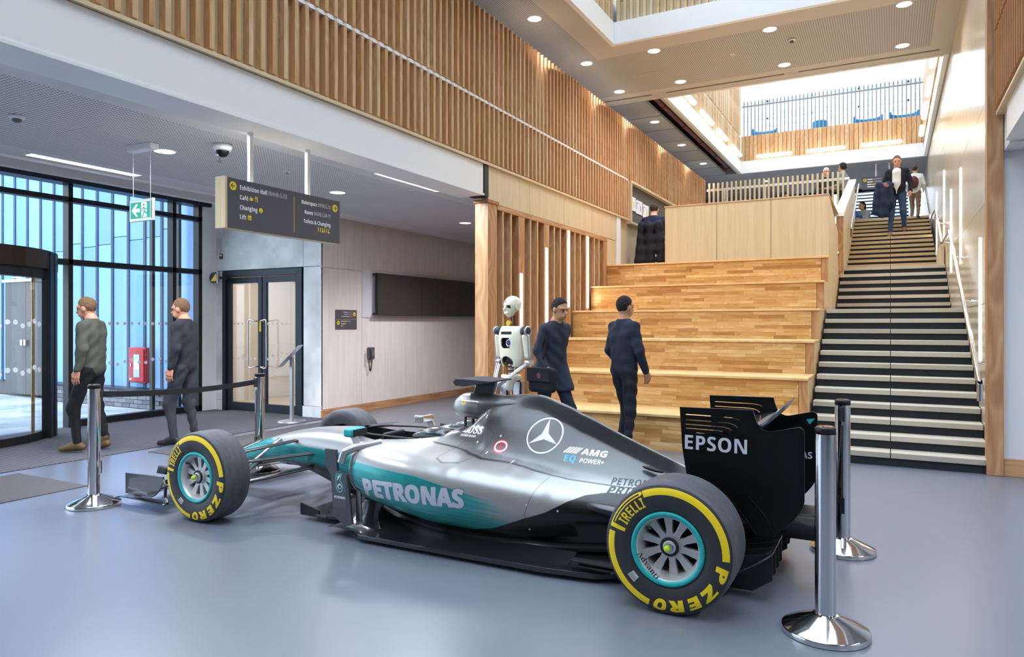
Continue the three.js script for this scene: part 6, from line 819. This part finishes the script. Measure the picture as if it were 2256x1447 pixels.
  if (o.extra) o.extra(t, J, jm);
  return t;
}
const walk = (k, h = 0) => ({ hip: [[0.09, 0.92, 0], [-0.09, 0.92, 0]], kn: [[0.095, 0.5, 0.1 + 0.14 * k], [-0.095, 0.5, 0.02 - 0.08 * k]], an: [[0.1, 0.1, 0.28 * k], [-0.1, 0.15, -0.3 * k]], toe: [[0.11, 0.045, 0.17 + 0.28 * k], [-0.11, 0.035, -0.15 * k + 0.02]], el: [[0.235, 1.16, -0.1 * k], [-0.235, 1.16, 0.02]], wr: [[0.25, 0.93, -0.1 * k + 0.05], [-0.24, 0.98, 0.2 * k]] });
const sit = () => ({ pelvis: [0, 0.5, 0], waist: [0, 0.66, 0.0], chest: [0, 0.87, 0.04], neck: [0, 1.05, 0.07], head: [0, 1.17, 0.12], nod: 0.35, sh: [[0.17, 0.965, 0.06], [-0.17, 0.965, 0.06]], el: [[0.25, 0.74, 0.16], [-0.25, 0.74, 0.16]], wr: [[0.16, 0.72, 0.38], [-0.16, 0.72, 0.38]], hip: [[0.09, 0.48, 0.02], [-0.09, 0.48, 0.02]], kn: [[0.12, 0.5, 0.44], [-0.12, 0.5, 0.44]], an: [[0.12, 0.1, 0.42], [-0.12, 0.1, 0.42]], toe: [[0.13, 0.035, 0.58], [-0.13, 0.035, 0.58]] });
const hairs = { ginger: cloth(0x6e5238), dark: cloth(0x1d1714), brown: cloth(0x3a2a20), white: cloth(0xdcdad6), short: cloth(0x6b4630) };
human('person in an olive grey jacket and black trousers walking by the revolving door', [-8.02, 0.006, 4.85], -1.05, { pose: { ...walk(0.35), head: [0, 1.62, 0.06], nod: 0.15 }, skin: skins.ruddy, jacket: cloth(0x4c4c42), trousers: cloth(0x101114), shoes: cloth(0x6b5334, 0.7), hair: hairs.ginger, hem: 0.12, thick: 1.05 });
human('person in dark clothes walking past the glazing behind the front wheel', [-7.42, 0.006, 5.6], -1.15, { pose: { ...walk(0.25), head: [0, 1.62, 0.05], nod: 0.12 }, skin: skins.ruddy, jacket: cloth(0x23252d), trousers: cloth(0x33363d), shoes: cloth(0x1a1a1c, 0.6), hair: hairs.ginger, hem: 0.1 });
human('person in a dark blue coat with a black shoulder bag walking beside the fin wall', [-3.35, 0, 7.2], 1.25, { pose: { ...walk(0.7), chest: [0, 1.31, 0.04], neck: [0, 1.48, 0.08], head: [0, 1.61, 0.13], nod: 0.2, sh: [[0.165, 1.395, 0.06], [-0.165, 1.395, 0.06]] }, skin: skins.tan, jacket: cloth(0x2a3040), trousers: cloth(0x1d2436), shoes: M.dark, hair: hairs.dark, coat: 0.45, hem: 0.14,
  extra: (t) => { part('shoulder_bag', new RoundedBoxGeometry(0.13, 0.27, 0.34, 4, 0.045).translate(-0.29, 0.85, 0.14), cloth(0x17181d), t); part('bag_flap', new RoundedBoxGeometry(0.02, 0.15, 0.33, 2, 0.009).translate(-0.358, 0.91, 0.14), cloth(0x20222a), t); part('bag_strap', tube([[-0.27, 0.98, 0.12], [-0.2, 1.3, 0.12], [-0.05, 1.47, 0.05], [0.1, 1.4, -0.06], [-0.1, 1.1, -0.1], [-0.26, 0.95, 0.1]].map((p) => new THREE.Vector3(...p)), 0.012, 6, 40), cloth(0x14151a), t); part('bag_badge', new THREE.CircleGeometry(0.03, 16).rotateY(-Math.PI / 2).translate(-0.3695, 0.9, 0.16), cloth(0x8a4a5e), t); } });
human('person in a navy jacket and dark trousers standing in front of the seating steps', [-2.62, 0, 7.55], 2.6, { pose: { ...walk(0.12), wr: [[0.2, 0.92, 0.14], [-0.2, 0.92, 0.14]] }, skin: skins.tan, jacket: cloth(0x1f2636), trousers: cloth(0x171b26), shoes: cloth(0x2b3b5a), hair: hairs.dark, hem: 0.12 });
human('person in a navy jumper seated with their back to the hall on the top platform', [-4.03, 2.49, 13.3], Math.PI + 0.12, { pose: sit(), skin: skins.pale, jacket: cloth(0x141c38), trousers: cloth(0x181a20), hair: hairs.brown, coarse: 1.1, hem: 0.06, thick: 1.15 });
{ // chair under the seated person with a coat over its back
  const c = thing('chair', 'dark chair on the top platform under the person in the navy jumper', 'chair', [-4.03, 2.49, 13.3], null, Math.PI + 0.12);
  part('seat', new RoundedBoxGeometry(0.44, 0.04, 0.42, 2, 0.015).translate(0, 0.36, 0.06), M.dark, c); part('backrest', new RoundedBoxGeometry(0.42, 0.4, 0.03, 2, 0.012).translate(0, 0.62, -0.21), M.dark, c); for (const [x, z] of [[0.19, 0.24], [-0.19, 0.24], [0.19, -0.14], [-0.19, -0.14]]) part('leg', new THREE.CylinderGeometry(0.013, 0.013, 0.36, 10).translate(x, 0.18, z), M.satin, c);
  const f = blend([capsule([-0.16, 0.84, -0.26], [0.16, 0.84, -0.26], 0.05, 0.05), capsule([-0.17, 0.84, -0.28], [-0.2, 0.14, -0.32], 0.06, 0.09), capsule([0.17, 0.84, -0.28], [0.2, 0.14, -0.32], 0.06, 0.09), capsule([0, 0.8, -0.28], [0, 0.12, -0.31], 0.07, 0.08)], 0.06);
  solo('draped_coat', nets((x, y, z) => Math.max(f(x, y, z) + 0.012 * Math.sin(x * 38 + y * 4) + 0.005 * Math.sin(y * 30), 0.1 - y, z + 0.232 - 0.06 * smooth(0.8, 0.9, y)), [-0.36, 0.05, -0.46], [0.36, 0.94, -0.15], 0.013).rotateY(Math.PI + 0.12).translate(-4.03, 2.49, -13.3), cloth(0x10131b), 'black coat draped over the chair back on the top platform', 'coat');
}
{ // down the stairs with a coat over the arm
  const yS = 3.47, pose = { pelvis: [0, 0.9, 0], waist: [0, 1.04, 0.0], chest: [0, 1.27, 0], neck: [0, 1.45, 0.01], head: [0, 1.585, 0.04], nod: 0.22, yaw: 0.1, sh: [[0.17, 1.365, 0], [-0.17, 1.365, 0]], el: [[0.26, 1.1, -0.03], [-0.27, 1.1, 0.0]], wr: [[0.27, 0.88, 0.12], [-0.22, 1.04, 0.22]], hip: [[0.09, 0.87, 0], [-0.09, 0.87, 0]], kn: [[0.13, 0.47, 0.13], [-0.1, 0.42, 0.14]], an: [[0.14, 0.105, -0.02], [-0.11, -0.02, 0.22]], toe: [[0.16, 0.05, 0.14], [-0.13, -0.1, 0.38]] };
  const t = human('man in open navy jacket and jeans coming down the stairs carrying a coat', [0.13, yS, 17.9], -0.1, { pose, skin: skins.ruddy, jacket: cloth(0x11131f), trousers: cloth(0x2a3c58), shoes: cloth(0x7a5536, 0.7), hair: hairs.short, coarse: 1.1, hem: 0.1, grip: true,
    extra: (g) => { const sf = blend([capsule([0, 0.93, 0.05], [0, 1.1, 0.06], 0.1, 0.1), capsule([0, 1.1, 0.06], [0, 1.32, 0.045], 0.1, 0.1), capsule([0, 1.32, 0.045], [0, 1.42, 0.03], 0.09, 0.05)], 0.04); part('white_shirt', nets((x, y, z) => Math.max(sf(x, y, z) - 0.012, Math.abs(x) - 0.075 * smooth(0.9, 1.1, y) - 0.01, y - 1.44, 0.05 - z), [-0.2, 0.85, 0.02], [0.2, 1.48, 0.24], 0.01), cloth(0xdcd6cc), g); } });
  const f = blend([capsule([-0.36, 1.06, 0.2], [-0.08, 1.05, 0.24], 0.06, 0.06), capsule([-0.34, 1.04, 0.2], [-0.4, 0.5, 0.16], 0.07, 0.1), capsule([-0.2, 1.02, 0.24], [-0.24, 0.42, 0.2], 0.07, 0.1), capsule([-0.1, 1.0, 0.24], [-0.12, 0.62, 0.22], 0.05, 0.08)], 0.06);
  solo('carried_coat', nets((x, y, z) => f(x, y, z) + 0.012 * Math.sin(x * 34 + y * 9) + 0.006 * Math.sin(y * 26), [-0.58, 0.28, 0.02], [0.1, 1.2, 0.42], 0.014).rotateY(-0.1).translate(0.13, yS, -17.9), cloth(0x1c2742), 'dark blue coat hanging over the arm of the man on the stairs', 'coat');
}
human('person in a white hooded top climbing the stairs behind the man with the coat', [0.5, 3.83, 18.9], Math.PI - 0.2, { pose: { ...walk(0.3), wr: [[0.22, 1.0, 0.2], [-0.2, 1.02, 0.24]] }, scale: 0.74, skin: skins.tan, jacket: cloth(0xd8d6d4), trousers: cloth(0x7a6450), hair: hairs.brown, coarse: 1.6, hem: 0.08, extra: (t) => { part('backpack', nets(ellipsoid([0, 1.2, -0.2], [0.14, 0.2, 0.09]), [-0.18, 0.95, -0.33], [0.18, 1.45, -0.06], 0.02), cloth(0x5b2e33), t); } });
human('person in a bright navy jacket bent over beyond the stair top, left of the woman', [-1.05, 3.72, 21.4], Math.PI * 0.7, { pose: { ...sit(), nod: 0.6 }, scale: 0.9, skin: skins.tan, jacket: cloth(0x1c3a7a), trousers: cloth(0x22262e), hair: hairs.dark, coarse: 1.6 });
human('woman with dark hair in a grey top seated beyond the stair top', [-0.62, 3.66, 22.3], -0.9, { pose: { ...sit(), nod: 0.0 }, scale: 0.95, skin: skins.tan, jacket: cloth(0x8a8a8c), trousers: cloth(0x30343c), hair: hairs.dark, long: 0.14, coarse: 1.6 });
human('white haired man in a dark green jacket behind the upstairs wooden fence', [-1.5, 3.95, 20.45], 0.35, { pose: { wr: [[0.1, 1.12, 0.26], [-0.12, 1.12, 0.26]], el: [[0.27, 1.12, 0.02], [-0.27, 1.12, 0.02]] }, scale: 0.93, skin: skins.ruddy, jacket: cloth(0x2e3a30), trousers: cloth(0x24262c), hair: hairs.white, coarse: 1.5 });
human('dark haired person in a grey top at the right end of the upstairs fence', [-1.08, 3.95, 20.05], -1.9, { pose: { wr: [[0.12, 1.1, 0.24], [-0.14, 1.1, 0.24]] }, scale: 0.93, skin: skins.tan, jacket: cloth(0x7d7c80), trousers: cloth(0x16171c), hair: hairs.dark, puff: 0.012, coarse: 1.5 });
human('dark haired person seated behind the left half of the upstairs wooden fence', [-2.7, 3.85, 20.9], 2.4, { pose: sit(), scale: 1.0, skin: skins.tan, jacket: cloth(0x3a3236), trousers: cloth(0x22242a), hair: hairs.dark, coarse: 1.6 });

// ================================================================ THE ROBOT FIGURE
{
  const t = thing('humanoid_robot', 'cream and aluminium humanoid robot standing behind the racing car, before the fin wall', 'robot', [-3.56, 0, 6.66], null, -0.3);
  const shell = phy({ color: 0xe4dfc6, roughness: 0.28, clearcoat: 0.5 }), al = M.satin, v = (x, y, z) => new THREE.Vector3(x, y, z), cap = (a, b, r, n, m = al, r2 = r) => part(n, rod(v(...a), v(...b), r, 12, r2), m, t);
  const hd = blend([ellipsoid([0, 1.665, -0.01], [0.078, 0.088, 0.098]), ellipsoid([0, 1.6, 0.03], [0.06, 0.078, 0.062]), ellipsoid([0, 1.64, 0.04], [0.066, 0.06, 0.055]), capsule([0, 1.63, 0.09], [0, 1.605, 0.108], 0.008, 0.012), capsule([-0.022, 1.565, 0.083], [0.022, 1.565, 0.083], 0.007, 0.007)], 0.02);
  const holes = (x, y, z) => Math.max(Math.abs(Math.abs(x) - 0.038) - 0.021, Math.abs(y - 1.634) - 0.015, 0.045 - z);
  const head = part('head_shell', nets((x, y, z) => Math.max(hd(x, y, z), -holes(x, y, z)), [-0.12, 1.48, -0.15], [0.12, 1.79, 0.15], 0.0045), shell, t); head.rotation.y = -0.12;
  for (const s of [1, -1]) { part('eye_screen', new THREE.BoxGeometry(0.042, 0.03, 0.012).translate(s * 0.038, 1.634, 0.066), M.blackGloss, head); part('ear_cap', new THREE.CylinderGeometry(0.03, 0.034, 0.02, 24).rotateZ(Math.PI / 2).translate(s * 0.078, 1.635, -0.02), shell, head); }
  part('mouth_line', new THREE.BoxGeometry(0.035, 0.004, 0.006).translate(0, 1.566, 0.0895), M.grey, head); part('forehead_camera', new THREE.SphereGeometry(0.006, 10, 8).translate(0, 1.69, 0.087), M.black, head);
  cap([0, 1.42, -0.02], [0, 1.56, -0.01], 0.026, 'neck_post', M.dark); for (const [x, z] of [[0.035, 0.02], [-0.035, 0.02], [0.03, -0.05], [-0.03, -0.05]]) cap([x, 1.42, z], [x * 0.8, 1.55, z], 0.006, 'neck_rod', std({ color: 0xb8763a, metalness: 0.8, roughness: 0.4 })); part('neck_motor', new THREE.CylinderGeometry(0.03, 0.03, 0.03, 20).rotateX(Math.PI / 2).translate(0, 1.46, 0.045), std({ color: 0xd0aa2a, roughness: 0.4 }), t);
  const tr = blend([ellipsoid([0, 1.31, 0.0], [0.165, 0.17, 0.098]), ellipsoid([0, 1.22, 0.0], [0.15, 0.22, 0.092]), ellipsoid([0, 1.08, 0.0], [0.13, 0.13, 0.085])], 0.06);
  const win = (x, y, z) => Math.min(Math.max(Math.hypot(Math.max(0, Math.abs(x) - 0.035), Math.max(0, Math.abs(y - 1.25) - 0.02)) - 0.035, 0.03 - z), Math.max(Math.hypot(x, (y - 1.05) * 1.4) - 0.085, 0.03 - z, 0), Math.max(Math.abs(x) - 0.08, Math.abs(y - 1.355) - 0.014, 0.02 - z));
  part('torso_shell', nets((x, y, z) => { const d = Math.max(tr(x, y, z), 1.0 - y, y - 1.43, Math.abs(x) - 0.165); return Math.max(d, -win(x, y, z), -(tr(x, y, z) + 0.014)); }, [-0.2, 0.97, -0.14], [0.2, 1.46, 0.14], 0.006), shell, t);
  part('chest_core', new RoundedBoxGeometry(0.22, 0.36, 0.1, 2, 0.03).translate(0, 1.22, -0.01), M.dark, t); part('chest_speaker', new THREE.TorusGeometry(0.035, 0.01, 10, 28).translate(0.01, 1.25, 0.055), al, t); part("chest_lens", new THREE.SphereGeometry(0.02, 16, 12).translate(0.01, 1.25, 0.052), std({ color: 0x5a6f9c, metalness: 0.7, roughness: 0.2 }), t); part('vent_grille', bx(-0.075, 0.075, 1.345, 1.365, -0.075, -0.06), M.dark, t);
  for (let k = 0; k < 5; k++) part('spine_disc', new THREE.CylinderGeometry(0.045, 0.045, 0.012, 20).translate(0, 0.93 + k * 0.022, 0), k % 2 ? M.dark : al, t); cap([0.06, 0.88, 0.02], [0.07, 1.06, 0.02], 0.01, 'waist_rod'); cap([-0.06, 0.88, 0.02], [-0.07, 1.06, 0.02], 0.01, 'waist_rod', std({ color: 0xb8763a, metalness: 0.8, roughness: 0.4 }));
  const pv = blend([ellipsoid([0, 0.89, 0.01], [0.135, 0.06, 0.085]), ellipsoid([0, 0.81, 0.03], [0.06, 0.075, 0.06])], 0.05); part('pelvis_shell', nets((x, y, z) => Math.max(pv(x, y, z), y - 0.915), [-0.17, 0.7, -0.11], [0.17, 0.96, 0.13], 0.007), shell, t);
  for (const s of [1, -1]) {
    part('shoulder_joint', new THREE.SphereGeometry(0.055, 20, 14).translate(s * 0.195, 1.375, 0), M.dark, t); part('shoulder_ring', new THREE.TorusGeometry(0.045, 0.011, 8, 24).rotateY(Math.PI / 2).translate(s * 0.235, 1.375, 0), al, t);
    part('upper_arm_shell', nets(blend([capsule([s * 0.205, 1.32, 0], [s * 0.215, 1.12, -0.02], 0.045, 0.038)], 0.02), [s * 0.21 - 0.08, 1.05, -0.08], [s * 0.21 + 0.08, 1.38, 0.07], 0.007), shell, t); cap([s * 0.252, 1.36, -0.02], [s * 0.255, 1.06, -0.03], 0.009, 'arm_rod'); cap([s * 0.25, 1.33, 0.02], [s * 0.25, 1.06, 0.0], 0.007, 'arm_rod');
    const el = [s * 0.225, 1.05, -0.03], wr = s > 0 ? [0.05, 0.86, 0.16] : [-0.2, 0.8, 0.07]; part('elbow', new THREE.CylinderGeometry(0.035, 0.035, 0.07, 20).rotateZ(Math.PI / 2).translate(...el), al, t); cap(el, wr, 0.016, 'forearm_tube'); cap([el[0] + 0.022, el[1], el[2]], [wr[0] + 0.016, wr[1], wr[2]], 0.008, 'forearm_rod'); cap([el[0] - 0.022, el[1], el[2] + 0.015], [wr[0] - 0.016, wr[1], wr[2] + 0.01], 0.008, 'forearm_rod'); part('wrist', new THREE.SphereGeometry(0.026, 14, 10).translate(...wr), al, t);
    const d = s > 0 ? [-0.75, -0.5, 0.45] : [0.55, -0.75, 0.35], L = Math.hypot(...d), u = d.map((q) => q / L); const hand = [capsule(wr, wr.map((q, i) => q + u[i] * 0.06), 0.022, 0.026)]; for (let k = -1.5; k <= 1.5; k++) { const b = wr.map((q, i) => q + u[i] * 0.06 + [0, k * 0.014, k * 0.008][i]), m = b.map((q, i) => q + u[i] * 0.045), e = m.map((q, i) => q + u[i] * 0.02 + [0, -0.03, 0][i]); hand.push(capsule(b, m, 0.0075, 0.007), capsule(m, e, 0.007, 0.006)); } hand.push(capsule(wr.map((q, i) => q + u[i] * 0.02), wr.map((q, i) => q + u[i] * 0.06 + [0, 0.035, 0.03][i]), 0.009, 0.007)); part('hand', nets(blend(hand, 0.008), wr.map((q) => q - 0.17), wr.map((q) => q + 0.17), 0.005), al, t);
    // legs: twin plates, rods, knee and foot
    for (const z of [-0.025, 0.03]) part('thigh_plate', poly([[-0.03, 0.47], [0.03, 0.47], [0.045, 0.84], [-0.045, 0.84]], 0.008, 0.002).translate(s * 0.1, 0, z), al, t); cap([s * 0.1, 0.45, 0], [s * 0.1, 0.86, 0], 0.018, 'thigh_tube', M.grey); cap([s * 0.145, 0.47, 0.0], [s * 0.15, 0.86, 0.0], 0.009, 'leg_rod'); cap([s * 0.055, 0.47, 0.0], [s * 0.05, 0.82, 0.0], 0.008, 'leg_rod');
    part('knee', new THREE.CylinderGeometry(0.045, 0.045, 0.11, 24).rotateZ(Math.PI / 2).translate(s * 0.1, 0.46, 0), al, t); for (const z of [-0.02, 0.025]) part('shin_plate', poly([[-0.025, 0.09], [0.025, 0.09], [0.035, 0.45], [-0.035, 0.45]], 0.008, 0.002).translate(s * 0.1, 0, z), al, t); cap([s * 0.145, 0.09, 0], [s * 0.14, 0.45, 0], 0.008, 'leg_rod'); part('foot', new RoundedBoxGeometry(0.1, 0.06, 0.24, 3, 0.022).translate(s * 0.1, 0.05, 0.04), M.grey, t);
  }
  part('stand_plate', new THREE.CylinderGeometry(0.28, 0.29, 0.02, 40).translate(0, 0.01, 0.02), M.dark, t);
}

scene.environment = null;
renderer.render(scene, camera);
